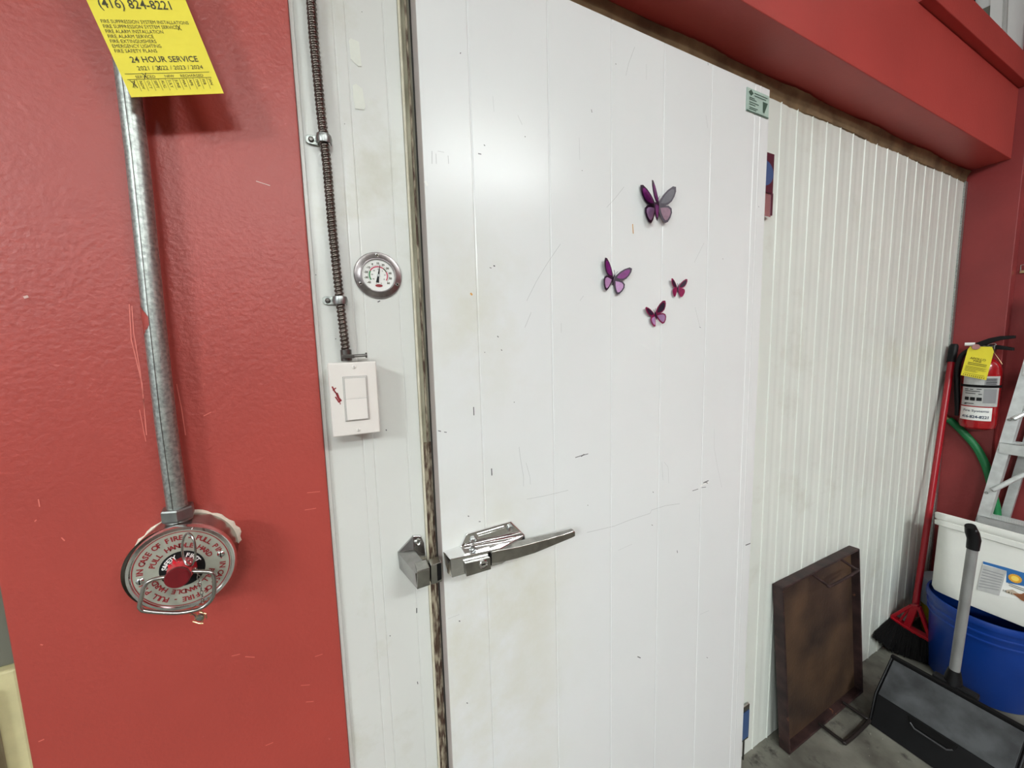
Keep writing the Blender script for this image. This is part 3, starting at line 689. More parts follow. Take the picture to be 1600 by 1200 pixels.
for an in (186, 12):
    p = fc + Vector((0.0445*math.cos(math.radians(an)), -0.0004, 0.0445*math.sin(math.radians(an))))
    s = obj('screw', MB().lathe(p, ax, [(0.0048,0),(0.0044,0.0016),(0.003,0.0028),(0,0.0032)], 18), M['chrome'], ps)
    obj('slot', MB().box(p.x-.0005,p.x+.0005,p.y-.0036,p.y-.0024,p.z-.0035,p.z+.0035), M['black_matte'], s)
# knob: shroud + dark cap, leaning a little
kb = at(279,900,1,-0.100)
shroud = MB(); rr_ = []
for k in range(7):
    f = k/6; c = fc.lerp(kb, f) + Vector((0,0,0.0015*math.sin(PI*f)))
    rad = 0.0158 - 0.0026*f; 
    rr_.append([c+Vector((math.cos(2*PI*j/24)*rad*(1+0.05*math.sin(j*2.3+k)), 0, math.sin(2*PI*j/24)*rad*(1+0.04*math.cos(j*3.1+k)))) for j in range(24)])
shroud.loft(rr_, True, True); obj('knob', shroud, M['red_plastic'], ps)
# pulled up tape of red seal
pk = [fc+Vector((-.011,-.012,.008)),fc+Vector((-.009,-.015,.017)),fc+Vector((-.005,-.014,.015)),fc+Vector((-.003,-.016,.025)),fc+Vector((.000,-.015,.018)),fc+Vector((.004,-.017,.020)),fc+Vector((.007,-.017,.012))]
obj('seal_tape', MB().loft([pk,[p+Vector((0,-.003,0)) for p in pk]]), M['red_plastic'], ps, bevel=0.0008)
obj('knob_cap', MB().lathe(kb+Vector((0,0,0)), ax, [(0.0125,0.0),(0.0134,0.001),(0.0134,0.005),(0.0122,0.0066),(0.0,0.0066)], 32), M['red_cap'], ps)
def smooth_path(pts, n=6, closed=False):
    pts = [Vector(p) for p in pts]; out = []; m = len(pts); R_ = range(m) if closed else range(m-1)
    for i in R_:
        p0 = pts[i-1] if (i > 0 or closed) else pts[i]; p1 = pts[i]; p2 = pts[(i+1) % m]; p3 = pts[(i+2) % m] if (i+2 < m or closed) else pts[-1]
        for k in range(n):
            t = k/n; out.append(0.5*((2*p1)+(p2-p0)*t+(2*p0-5*p1+4*p2-p3)*t*t+(3*p1-p0-3*p2+p3)*t**3))
    if not closed: out.append(pts[-1])
    return out
Yb = -0.094
bail = [at(u_,v_,1,Yb) for u_,v_ in [(268,901),(250,903),(236,907),(227,914),(222,930),(218,946),(221,952),(229,955),(262,957.5),(285,957),(310,952),(325,943),(333,932),(335,918),(334,900),(330,895),(318,893),(300,893),(285,897)]]
obj('wire_handle', MB().tube(smooth_path(bail, 5), 0.0025, 12), M['chrome_worn'], ps)
# pin ring: stands up from the face
rc = at(295,859,1,-0.096); u_ = (at(307.5,863,1,-0.096)-rc)+Vector((0,-0.006,0)); v_ = at(297,835,1,-0.096)-rc
v_ = v_*1.02; ring = [rc + u_*math.cos(2*PI*k/32) + v_*math.sin(2*PI*k/32) for k in range(32)]
obj('pin_ring', MB().tube(ring, 0.00135, 10, closed=True), M['chrome_worn'], ps)
chain = MB(); cpts = smooth_path([at(a,b,1,-0.085) for a,b in [(296,878),(302,886),(309,896),(311,908),(314,920),(316,932),(317,944)]], 2)
for i, p in enumerate(cpts[:-1]):
    dd = (cpts[i+1]-p).normalized(); s_ = dd.cross(Vector((0,1,0))).normalized() if i % 2 else Vector((0,1,0))
    chain.tube([p + dd*0.0034*math.cos(2*PI*k/12) + s_*0.0016*math.sin(2*PI*k/12) for k in range(12)], 0.0005, 5, closed=True)
obj('chain', chain, M['chrome_worn'], ps, kind='stuff')
o_ = at(312,964,1,-0.082)
pl = [(-.006,.003),(.002,.005),(.006,.001),(.005,-.004),(.001,-.007),(-.004,-.004)]
sl = MB().loft([[o_+Vector((a,0,b)) for a,b in pl],[o_+Vector((a*.7,-.0025,b*.7)) for a,b in pl]])
ls = obj('lead_seal', sl, M['chrome_worn'], ps, bevel=.0005)
for q_ in ([(-.009,.008),(-.003,.008),(-.001,.003),(-.005,.000)],[(.003,.011),(.006,.005),(.005,-.002),(.001,-.009)],[(-.007,-.002),(-.001,-.007),(.004,-.009)],[(.001,.009),(.008,.004),(.008,-.003)]):
    obj('wire_end', MB().tube([o_+Vector((a,-.003,b)) for a,b in q_], .0007, 6), M['brass'], ls)
obj('seal_wire', MB().tube([at(a,b,1,-0.086)+Vector((0,0,0)) for a,b in [(316,947),(306,946),(300,950),(298,957),(306,963)]], 0.0006, 6), M['dark_steel'], ps)
# hex connector
hc = Vector((-0.2205,-0.034,1.196))
cn = MB(); hx = lambda r, z: [Vector((hc.x+r*math.cos(PI/6+k*PI/3+.2), hc.y+r*math.sin(PI/6+k*PI/3+.2), z)) for k in range(6)]
cn.loft([hx(.0185,1.2060),hx(.0195,1.2085),hx(.0195,1.2215),hx(.0180,1.2240)])
nut = obj('hex_nut', cn, M['steel'], co, bevel=0.0006)
obj('connector_neck', MB().cyl((hc.x,hc.y,1.190),(hc.x,hc.y,1.2065),0.0155,n=28), M['steel'], co)

# yellow service tag, hung on a wire in front of the conduit
o0 = at(205,152,1,-0.066); ang = math.radians(16.5)
U = Vector((math.cos(ang),0,math.sin(ang))); V = Vector((-math.sin(ang),0,math.cos(ang)))
tw, th = 0.0835, 0.170; TK = 1.176
tg = thing('service_tag', o0, 'large yellow fire service tag hanging at the top left of the red wall', 'tag')
card = [(0,0),(tw,0),(tw,th-.012),(tw-.012,th),(.012,th),(0,th-.012)]
obj('card', MB().loft([[o0+(U*a+V*b)*TK for a,b in card],[o0+(U*a+V*b)*TK+Vector((0,.0006,0)) for a,b in card]]), M['yellow'], tg)
fn = lambda a, b: o0+(U*a+V*b)*TK+Vector((0,-.0003,0))
mb = MB()
put_text(mb, '(416) 824-8221', fn, .0112, tw/2-.004, .0808, 'C', .012, width=.0605)
for k, (s_, wd_) in enumerate([('FIRE SUPPRESSION SYSTEM INSTALLATIONS',.0740),('FIRE SUPPRESSION SYSTEM SERVICE',.0625),('FIRE ALARM INSTALLATION',.0480),('FIRE ALARM SERVICE',.0380),('FIRE EXTINGUISHERS',.0385),('EMERGENCY LIGHTING',.0410),('FIRE SAFETY PLANS',.0355)]):
    put_text(mb, s_, fn, .0045, .0035, .0672-.00440*k, 'L', .0, width=wd_)
put_text(mb, '24 HOUR SERVICE', fn, .0078, tw/2+.001, .0318, 'C', .012, width=.0590)
put_text(mb, '2021 / 2022 / 2023 / 2024', fn, .0056, tw/2+.003, .0245, 'C', .0, width=.0580)
put_text(mb, 'SERVICED', fn, .0036, .0110, .0172, 'L', .0, width=.0170)
put_text(mb, 'NEW', fn, .0036, .036, .0172, 'L', .0, width=.0085)
put_text(mb, 'RECHARGED', fn, .0036, .0500, .0172, 'L', .0, width=.0210)
for b in (.0212,.0160): mb.add([fn(.0035,b),fn(.078,b),fn(.078,b+.0004),fn(.0035,b+.0004)], [(0,1,2,3)])
for k, s_ in enumerate(['DEC','NOV','OCT','SEPT','AUG','JULY','JUNE','MAY','APR','MAR','FEB','JAN']):
    x_ = .0045+.0062*k
    put_text(mb, s_, fn, .0036, x_+.0018, .0148, 'L', .0, rot=-PI/2)
    if k: mb.add([fn(x_,.0050),fn(x_+.0003,.0050),fn(x_+.0003,.0160),fn(x_,.0160)], [(0,1,2,3)])
obj('lettering', mb, M['ink'], tg, recalc=False)
for (a,b,s_) in ((.0672,.0640,.0024),(.0345,.0262,.0022),(.0195,.0190,.003),(.0072,.0120,.0034)):
    L1 = [fn(a-s_*.6,b-s_)+Vector((0,-.0001,0)), fn(a+s_*.6,b+s_)+Vector((0,-.0001,0))]; L2 = [fn(a-s_*.6,b+s_)+Vector((0,-.0001,0)), fn(a,b)+Vector((0,-.0001,0)), fn(a+s_*.6,b-s_)+Vector((0,-.0001,0))]
    mb = MB(); strip(mb, L1, .0006, (0,-1,0)); strip(mb, L2, .0006, (0,-1,0)); obj('pen_cross', mb, M['black'], tg, recalc=True)
tp = o0+(U*(tw/2)+V*(th-.010))*TK
obj('eyelet', MB().lathe(tp, ax, [(0.0045,-.001),(0.0050,0.0008),(0.0026,0.0012),(0.0024,-.001)], 20), M['galv'], tg)
obj('hanging_wire', MB().tube(smooth_path([tp+Vector((0,-.002,-.001)),tp+Vector((-.004,.004,.02)),Vector((-0.213,-0.060,2.00)),Vector((-0.2165,-0.052,2.018)),Vector((-0.2165,-0.047,2.02))],6), 0.0011, 8), M['brass'], tg)

# marks on red wall
marks('paint_scratches', [(.0012,[(206,478),(209,520),(219,580),(226,640)]), (.0012,[(202,475),(205,530),(222,600),(229,680)]), (.0010,[(276,600),(284,640),(290,680)]), (.0008,[(218,640),(228,690)]), (.0014,[(60,1159),(69,1155)]), (.0016,[(63,1007),(67,1008)]), (.0010,[(362,1025),(375,1022)]), (.0012,[(383,1026),(398,1027)]), (.0010,[(492,1026),(504,1022)]), (.0010,[(470,1071),(484,1070)]), (.0010,[(478,1097),(490,1096)]), (.0012,[(415,1165),(427,1160)]), (.0012,[(60,780),(62,792)]), (.0012,[(54,815),(57,812)]), (.0014,[(96,840),(101,845)]), (.0010,[(318,650),(330,644)]), (.0009,[(480,770),(500,768)]), (.0009,[(476,797),(494,794)])], mat('pale_red_mark', rgb(220,120,108), 0.5), -0.0124, bpy.data.objects['wall_left'])
marks('chips', [(.003,[(37,465),(44,463)]), (.0012,[(400,283),(422,290)])], mat('pale_chip', rgb(214,176,168), 0.6), -0.0125, bpy.data.objects['wall_left'])

# ------------------------------------------------------------------ right side
# fire extinguisher on the pillar
ex = Vector((2.600, -0.121, 0)); er = 0.0545
e = thing('fire_extinguisher', (ex.x, ex.y, 1.012), 'red fire extinguisher with grey label hanging on the shaded red pillar', 'extinguisher')
prof = [(0.0,1.016),(.040,1.012),(.051,1.020),(er,1.036),(er,1.262),(.0525,1.285),(.046,1.306),(.034,1.322),(.020,1.331),(.016,1.336),(.0,1.336)]
obj('cylinder', MB().lathe((ex.x,ex.y,0), (0,0,1), prof, 48), M['ext_red'], e)
def cylfn(rad, z0, a_c):      # a = arc length to the right as seen from outside
    return lambda a, b: Vector((ex.x+rad*math.cos(a_c + a/rad), ex.y+rad*math.sin(a_c + a/rad), z0+b))
A0 = PI+0.20                   # direction of the camera side
def cylpatch(mb, fn, a0, a1, b0, b1, n=14):
    for k in range(n):
        x0 = a0+(a1-a0)*k/n; x1 = a0+(a1-a0)*(k+1)/n
        mb.add([fn(x0,b0),fn(x1,b0),fn(x1,b1),fn(x0,b1)], [(0,1,2,3)], True)
f1 = cylfn(er+.0005, 1.0, A0)
mb = MB(); cylpatch(mb, f1, -.062, .062, .118, .252); lb = obj('label', mb, M['label_grey'], e, recalc=False); ORG[lb.name] = ORG[e.name]
mb = MB(); cylpatch(mb, f1, -.062, .042, .054, .113); lb2 = obj('dealer_label', mb, M['white'], e, recalc=False); ORG[lb2.name] = ORG[e.name]
f2 = cylfn(er+.0009, 1.0, A0)
mb = MB(); cylpatch(mb, f2, .010, .052, .133, .196); cylpatch(mb, f2, .010, .050, .205, .243); obj('text_panel', mb, M['label_dark'], lb, recalc=False)
mb = MB()
f3 = cylfn(er+.0012, 1.0, A0)
for k in range(3):
    m_ = MB(); cylpatch(m_, f3, -.046+.019*k, -.031+.019*k, .142, .157, 3); obj('pictogram', m_, M['black'], lb, recalc=False)
for (a0,a1,b) in ((-.05,-.035,.19),(-.03,-.02,.19),(-.010,.004,.192),(-.048,.0,.182),(-.046,-.012,.172),(-.004,.006,.170),(-.044,-.014,.127),(-.048,-.038,.124),(.014,.046,.238),(.014,.046,.231),(.014,.048,.224),(.014,.046,.217)):
    cylpatch(mb, f3, a0, a1, b, b+.003, 3)
obj('fine_print', mb, M['black'], lb, recalc=False, kind='stuff')
mb = MB()
put_text(mb, 'Fire Systems', f3, .014, -.008, .092, 'C', .01, width=.078)
put_text(mb, '416-824-8221', f3, .017, -.009, .064, 'C', .03, width=.082)
obj('lettering', mb, mat('navy_print', rgb(40,52,80), 0.5), lb2, recalc=False)
obj('strap', MB().lathe((ex.x,ex.y,0), (0,0,1), [(er+.001,1.2015),(er+.0022,1.2015),(er+.0022,1.2125),(er+.001,1.2125)], 48), M['black_matte'], e)
obj('bracket', MB().box(ex.x+.040, 2.671, ex.y-.018, ex.y+.018, 1.06, 1.30), M['black_matte'], e, bevel=.001)
obj('valve_stem', MB().cyl((ex.x-.062,ex.y+.012,1.380),(ex.x-.008,ex.y+.010,1.378),.008), M['dark_steel'], e)
obj('valve', MB().cyl((ex.x,ex.y,1.334),(ex.x,ex.y,1.362),.014).box(ex.x-.012,ex.x+.012,ex.y-.030,ex.y+.018,1.355,1.385), M['dark_steel'], e, bevel=.002)
def levr(z0, z1, z2, nm):
    mb = MB(); w_ = .010; rings = []
    for (y, z, h) in ((ex.y+.026,z0,.011),(ex.y-.010,(z0+z1)/2+.004,.012),(ex.y-.040,z1,.009),(ex.y-.078,z2,.0060)):
        rings.append([Vector((ex.x-w_,y,z-h)),Vector((ex.x+w_,y,z-h)),Vector((ex.x+w_,y,z+h)),Vector((ex.x-w_,y,z+h))])
    obj(nm, mb.loft(rings), M['black'], e, bevel=.0015)
levr(1.385,1.416,1.420,'squeeze_lever'); levr(1.372,1.376,1.368,'carry_handle')
obj('gauge', MB().lathe((ex.x-.060,ex.y+.012,1.380), (-1,-.2,0), [(.012,0),(.012,.010),(.010,.012),(0,.012)], 20), mat('gauge_face', rgb(170,120,116), 0.3), e)
obj('pull_pin', MB().tube(smooth_path([(ex.x-.014,ex.y-.01,1.386),(ex.x-.022,ex.y-.022,1.380),(ex.x-.022,ex.y-.034,1.388),(ex.x-.016,ex.y-.026,1.394)],4,True), .0012, 6, closed=True), M['galv'], e)
obj('nozzle_cap', MB().cyl((ex.x-.050,ex.y+.018,1.392),(ex.x-.056,ex.y+.046,1.392),.0075,n=14), M['white'], e)
obj('hose', MB().tube(smooth_path([(ex.x-.004,ex.y+.016,1.368),(ex.x-.008,ex.y+.040,1.366),(ex.x-.010,ex.y+.064,1.335),(ex.x-.008,ex.y+.072,1.28),(ex.x-.004,ex.y+.070,1.20),(ex.x,ex.y+.062,1.10),(ex.x,ex.y+.060,1.06)],6), .0095, 12), M['black'], e)
obj('tag_wire', MB().tube(smooth_path([(ex.x-.012,ex.y-.014,1.376),(ex.x-.030,ex.y-.034,1.352),(ex.x-.030,ex.y-.058,1.305)],5), .0008, 6), M['brass'], e)
# its yellow tag
XT = 2.535
tq = [at(a,b,0,XT) for a,b in [(1501,586),(1541,594),(1553,549),(1550,542),(1516,541),(1512,546)]]
tg2 = thing('inspection_tag', tq[0], 'small yellow inspection tag hanging in front of the red fire extinguisher', 'tag')
obj('card', MB().loft([tq,[p+Vector((.0008,0,0)) for p in tq]]), M['yellow'], tg2)
OO = tq[0]; UU = (tq[1]-tq[0]); wq = UU.length; UU = UU.normalized(); VV = (tq[2]-tq[1]).normalized()
fq = lambda a, b: OO+UU*a+VV*b+Vector((-.0006,0,0))
mb = MB()
put_text(mb, 'APOLLO', fq, .0125, wq*.5, .078, 'C', .03, width=.046)
put_text(mb, 'FIRE', fq, .0105, wq*.5, .0685, 'C', .03, width=.024)
for k in range(2): mb.add([fq(wq*.16,.060-.007*k),fq(wq*.88,.060-.007*k),fq(wq*.88,.0635-.007*k),fq(wq*.16,.0635-.007*k)], [(0,1,2,3)])
for k in range(8):
    b_ = .046-.0033*k; mb.add([fq(wq*.10,b_),fq(wq*(.92-.05*(k%3)-(.3 if k > 4 else 0)),b_),fq(wq*(.92-.05*(k%3)-(.3 if k > 4 else 0)),b_+.0011),fq(wq*.10,b_+.0011)], [(0,1,2,3)])
mb.add([fq(wq*.1,.014),fq(wq*.9,.014),fq(wq*.9,.0155),fq(wq*.1,.0155)], [(0,1,2,3)])
for k in range(11): mb.add([fq(wq*(.08+.08*k),.003),fq(wq*(.11+.08*k),.003),fq(wq*(.12+.08*k),.010),fq(wq*(.08+.08*k),.009)], [(0,1,2,3)])
obj('lettering', mb, mat('faded_ink', rgb(130,116,30), 0.6), tg2, recalc=False)
obj('string', MB().tube([tq[3].lerp(tq[4],.5)+Vector((-.001,0,-.006)), Vector((ex.x-.026,ex.y+.005,1.368)), Vector((ex.x-.012,ex.y-.004,1.378))], .0008, 6), M['galv'], tg2)

# hasp on the recessed wall
hp = thing('hasp', at(1596,420,0,2.735), 'small brass hasp on the shaded red wall at the right edge', 'hasp')
p = at(1597,424,0,2.733)
obj('plate', MB().box(2.728,2.7345,p.y-.03,p.y+.006,p.z-.008,p.z+.004), M['brass'], hp, bevel=.001)
obj('staple', MB().tube([(2.726,p.y+.003,p.z+.002),(2.722,p.y+.003,p.z+.026),(2.722,p.y-.02,p.z+.028),(2.726,p.y-.02,p.z+.002)], .0016, 8), M['galv'], hp)

# green hose
hz = [at(a,b,0,2.655) for a,b in [(1482,655),(1492,663),(1510,681),(1526,700),(1538,722),(1546,745),(1552,775),(1557,805)]]
hz += [hz[-1]+Vector((0,-.01,-.2)), hz[-1]+Vector((-.02,-.02,-.45)), Vector((2.62,-.23,.02))]
gh = thing('garden_hose', (2.655,-.23,0), 'green hose curving down the shaded red pillar behind the ladder', 'hose')
obj('tube', MB().tube(smooth_path(hz,6), .0145, 16), M['green'], gh)
obj('fitting', MB().cyl(hz[0]+Vector((.004,.012,.012)), hz[0]+Vector((0,-.004,-.004)), .010, n=14), M['brass'], gh)

# ladder leaning against the right wall
ld = thing('step_ladder', (2.52,-.2,0), 'aluminium step ladder leaning by the red wall at the right edge', 'ladder')
def lpt(u_, v_, x): return at(u_, v_, 0, x)
def channel(mb, a, b, wdir, ddir, wd, dp, tk=.003):
    """C channel from a to b: web of width wd along wdir, flanges of depth dp along ddir"""
    a = Vector(a); b = Vector(b); W_ = Vector(wdir).normalized()*wd; D_ = Vector(ddir).normalized()
    def bar(o0, o1, o2, o3):
        mb.loft([[a+o for o in (o0,o1,o2,o3)],[b+o for o in (o0,o1,o2,o3)]])
    bar(Vector((0,0,0)), W_, W_+D_*tk, D_*tk)
    t_ = W_.normalized()*tk
    bar(D_*tk, D_*tk+t_, D_*dp+t_, D_*dp); bar(W_-t_+D_*tk, W_+D_*tk, W_+D_*dp, W_-t_+D_*dp)
A = lpt(1531,790,2.585); B = lpt(1604,548,2.625); dz = (B-A)/(B.z-A.z)
fa = A - dz*A.z; fb = A + dz*(1.62-A.z)
mb = MB(); channel(mb, fa, fb, (0.1,-1,0), (1,0,0), .034, .042); rail = obj('rail', mb, M['alu'], ld)
fa2 = Vector((fa.x, fa.y-.46, 0)); fb2 = Vector((fb.x, fb.y-.30, fb.z))
mb = MB(); channel(mb, fa2, fb2, (-.1,1,0), (1,0,0), .034, .042); obj('rail', mb, M['alu'], ld)
A2 = lpt(1566,792,2.690); B2 = lpt(1603,672,2.700); dz2 = (B2-A2)/(B2.z-A2.z)
ga = A2 - dz2*A2.z; gb = A2 + dz2*(1.58-A2.z)
mb = MB(); channel(mb, ga, gb, (0,-1,0), (1,0,0), .028, .022); obj('rear_rail', mb, M['alu'], ld)
def step(zt, wdp):
    pL = fa + (fb-fa)*(zt/fb.z); pR = fa2 + (fb2-fa2)*(zt/fb2.z)
    mb = MB(); y0, y1 = pL.y-.003, pR.y+.003; x0 = pL.x-.006
    mb.box(x0, x0+.003, y1, y0, zt-.048, zt); mb.box(x0, x0+.080, y1, y0, zt-.003, zt)
    for k in range(4): mb.box(x0+.010+.018*k, x0+.014+.018*k, y1, y0, zt, zt+.002)
    mb.box(x0+.077, x0+.080, y1, y0, zt-.020, zt)
    obj('step', mb, M['alu'], ld, bevel=.0008)
zs1 = lpt(1585,694,2.60).z; zs2 = lpt(1545,808,2.585).z
for z_ in (zs1, zs2, zs2-(zs1-zs2), zs1+(zs1-zs2)): step(z_, 0)
for (u0,v0,u1,v1) in ((1551,766,1612,735),(1583,655,1612,640)):
    a = lpt(u0,v0,2.580 if v0 > 700 else 2.600); b = lpt(u1,v1,2.64)
    mb = MB(); mb.tube([a, b+(b-a)*.3], .0095, 10); obj('brace', mb, M['alu'], ld)
    mb = MB().lathe(a+Vector((-.002,-.004,0)), (-1,0,0), [(.006,0),(.005,.004),(0,.005)], 12); obj('rivet', mb, M['galv'], ld)
for (u0,v0) in ((1577,656),(1562,703),(1541,770),(1528,812)):
    a = lpt(u0,v0,2.583+.045*(812-v0)/260)
    obj('rivet', MB().lathe(a+Vector((-.0005,0,0)), (-1,0,0), [(.006,0),(.005,.003),(0,.004)], 12), M['galv'], ld)

# broom
br = thing('push_broom' if False else 'broom', (2.25,-.05,0), 'broom with red handle and black bristles standing in the corner', 'broom')
hb = at(1428,962,0,2.30); ht = at(1486,566,0,2.600); htt = at(1491,538,0,2.622)
obj('handle', MB().tube([hb, hb.lerp(ht,.5), ht], [.0115,.0115,.0115], 18), M['broom_red'], br)
obj('grip', MB().tube([ht, ht.lerp(htt,.9), htt], [.0145,.0150,.0115], 18), M['black'], br)
XB = 2.265
fL = at(1389,961,0,XB); fT = at(1424,946,0,XB); fT2 = at(1436,948,0,XB); fR = at(1455,1000,0,XB); fM = at(1417,979,0,XB)
fL.y = min(fL.y, -.004)
mb = MB()
def barr(a, b, w0, d0):
    a = Vector(a); b = Vector(b); t_ = (b-a).normalized(); s_ = t_.cross(Vector((1,0,0))).normalized()*w0; d_ = Vector((d0,0,0))
    mb.loft([[a-s_-d_,a+s_-d_,a+s_+d_,a-s_+d_],[b-s_-d_,b+s_-d_,b+s_+d_,b-s_+d_]])
barr(fL, fM, .007, .016); barr(fM, fR, .007, .016); barr(fL, fT, .006, .010); barr(fT2, fR, .006, .010); barr(fT, fT2, .006, .010); barr(fM, (fT+fT2)/2, .011, .009); barr((fM+fL)/2, fT, .004, .006)
obj('head_frame', mb, M['broom_red'], br, bevel=.002)
mb = MB(); g0 = at(1367,992,1,-.008); gm = at(1396,1016,2,.006); g1 = at(1458,1037,2,.004)
for i in range(900):
    f_ = random.random(); a = fL.lerp(fM, f_*2) if f_ < .5 else fM.lerp(fR, f_*2-1)
    a = a + Vector((random.uniform(-.014,.014),0,-.004))
    f2_ = f_ + random.uniform(-.02,.02); f2_ = min(1,max(0,f2_)); b = (g0.lerp(gm, f2_/.35) if f2_ < .35 else gm.lerp(g1, (f2_-.35)/.65)) + Vector((random.uniform(-.028,.03),0,random.uniform(0,.012)))
    b.y = min(b.y, -.004); b.z = max(b.z, .003)
    mb.tube([a, a.lerp(b,.5)+Vector((-.004,0,0)), b], [.0034,.0040,.0028], 4)
obj('bristles', mb, M['black_matte'], br, kind='stuff')
# yellow tin behind
yt = thing('yellow_tub', (2.50,-.10,0), 'small yellow tub with pale lid behind the broom and blue bucket', 'tub')
yc = (2.545,-.092,0)
obj('tub_body', MB().lathe(yc, (0,0,1), [(0,0.001),(.066,.001),(.076,.155),(0,.155)], 40), mat('yellow_tub_plastic', rgb(196,176,30), .4), yt)
obj('lid', MB().lathe(yc, (0,0,1), [(.080,.145),(.082,.150),(.082,.262),(.078,.272),(0,.272)], 40), mat('pale_blue_lid', rgb(188,200,214), .35), yt)

# blue bucket
bc = (2.312,-.262); 
bb = thing('blue_bucket', (bc[0],bc[1],0), 'round blue plastic bucket under the white pail', 'bucket')
prof = [(0,.002),(.138,.002),(.144,.010),(.1535,.262),(.1600,.264),(.1600,.269),(.1555,.272),(.1570,.292),(.1630,.294),(.1630,.299),(.1585,.302),(.1600,.322),(.1665,.325),(.1675,.340),(.1640,.350),(.1590,.350),(.1560,.330),(.1530,.262),(.135,.012),(0,.012)]
obj('bucket_wall', MB().lathe((bc[0],bc[1],0), (0,0,1), prof, 72), M['blue'], bb, ang=50)
hd = [(bc[0]+.168*math.cos(a), bc[1]+.168*math.sin(a), .335-.10*math.sin((a-1.9)/(2.9)*PI)) for a in [1.9+2.9*k/24 for k in range(25)]]
# white pail resting on the blue bucket
pcx, pcy = 2.290, -.312; HY = .20
wp = thing('white_pail', (pcx,pcy,.375), 'white square food pail with lid stacked on the blue bucket', 'pail')
TA = math.radians(19.0); PV = Vector((pcx-.095, 0, .386))      # tipped back about its lower front edge
def tilt(p):
    q = p-PV; return PV + Vector((q.x*math.cos(TA)+q.z*math.sin(TA), q.y, -q.x*math.sin(TA)+q.z*math.cos(TA)))
def rr3(h, r, z, dy=0): return [tilt(Vector((a,b,z))) for a,b in rrect(pcx, pcy, h*.66, h+.036, min(r,h*.6), 8)]
secs = [rr3(.120,.07,.369), rr3(.150,.10,.372), rr3(.158,.098,.385), rr3(.160,.085,.45), rr3(.164,.045,.640)]
obj('pail_body', MB().loft(secs, True, True), M['pail'], wp, ang=45)
lidm = MB().loft([rr3(.166,.045,.640), rr3(.176,.048,.642), rr3(.178,.048,.660), rr3(.172,.046,.664), rr3(.178,.048,.668), rr3(.181,.048,.690), rr3(.176,.046,.695), rr3(.168,.044,.695), rr3(.165,.044,.688)], True, True)
obj('lid', lidm, M['pail'], wp, ang=40)
F0 = tilt(Vector((pcx-.158*.66, 0, .40))); F1 = tilt(Vector((pcx-.164*.66, 0, .64))); FT_ = (F1-F0).normalized(); FN_ = Vector((-FT_.z, 0, FT_.x))
def fat(u_, v_, off):
    rr = RX*(u_-800)+DN*(v_-600)+FW*FPX; P0 = F0+FN_*off
    return CAM + rr*((P0-CAM).dot(FN_)/rr.dot(FN_))
def lab(name, pix, m, off=0.0):
    pts = [fat(a, b, .0012+off) for a, b in pix]
    return obj(name, MB().loft([pts,[p+FN_*.0003 for p in pts]]), m, wp)
l0 = lab('label', [(1536,878),(1573,888),(1640,906),(1640,975),(1600,937),(1560,931),(1530,922)], M['white'])
l1 = lab('label_band', [(1536,877),(1573,887),(1640,907),(1640,935),(1600,916),(1572,910),(1573,892),(1536,881)], M['blue_label'], .0006)
l2 = lab('text_panel', [(1535,882),(1573,892),(1561,931),(1526,921)], M['label_grey'], .0010)
mb = MB()
for k in range(7):
    t0, t1 = (k+.8)/8.5, (k+1.1)/8.5
    q = [fat(a,b,.0028) for a,b in [(1537-10*t0,885+38*t0),(1569-10*t0,895+33*t0),(1569-10*t1,895+33*t1),(1537-10*t1,885+38*t1)]]
    mb.add(q, [(0,1,2,3)])
obj('text_lines', mb, M['label_dark'], wp, recalc=False)
c_ = fat(1586,904,.0034)
su = []
for k in range(40):
    r_ = .0165 if k % 2 else .0140; a = 2*PI*k/40; su.append(c_+Vector((0,-r_*math.cos(a),0))+FT_*(r_*math.sin(a)))
s1 = obj('sun_badge', MB().poly(su), M['orange'], wp, recalc=False); ORG[s1.name] = ORG[wp.name]
obj('sun_centre', MB().poly([c_+FN_*.0005+Vector((0,-.009*math.cos(2*PI*k/20),0))+FT_*(.009*math.sin(2*PI*k/20)) for k in range(20)]), mat('yellow_print', rgb(240,206,90), .5), s1, recalc=False)
lab('food_picture', [(1572,922),(1582,921),(1596,930),(1596,934),(1572,926)], mat('beige_food_print', rgb(186,170,152), .5), .0014)
lab('food_picture', [(1582,927),(1596,928),(1612,922),(1612,945),(1596,938)], M['brownfood'], .0018)
mb = MB()
fnp = planefn(c_+Vector((0,.012,0))-FT_*.034, (0,-1,0), FT_); 
for (o1,b0) in ((0,.008),(.002,.002)): mb.add([fnp(o1,b0),fnp(.042,b0-.002),fnp(.042,b0),fnp(o1,b0+.002)], [(0,1,2,3)])
put_text(mb, '10.4 L', planefn(c_+Vector((0,.022,0))-FT_*.060, (0,-1,0), FT_), .010, 0, 0, 'L', .01)
obj('lettering', mb, M['ink'], wp, recalc=False)

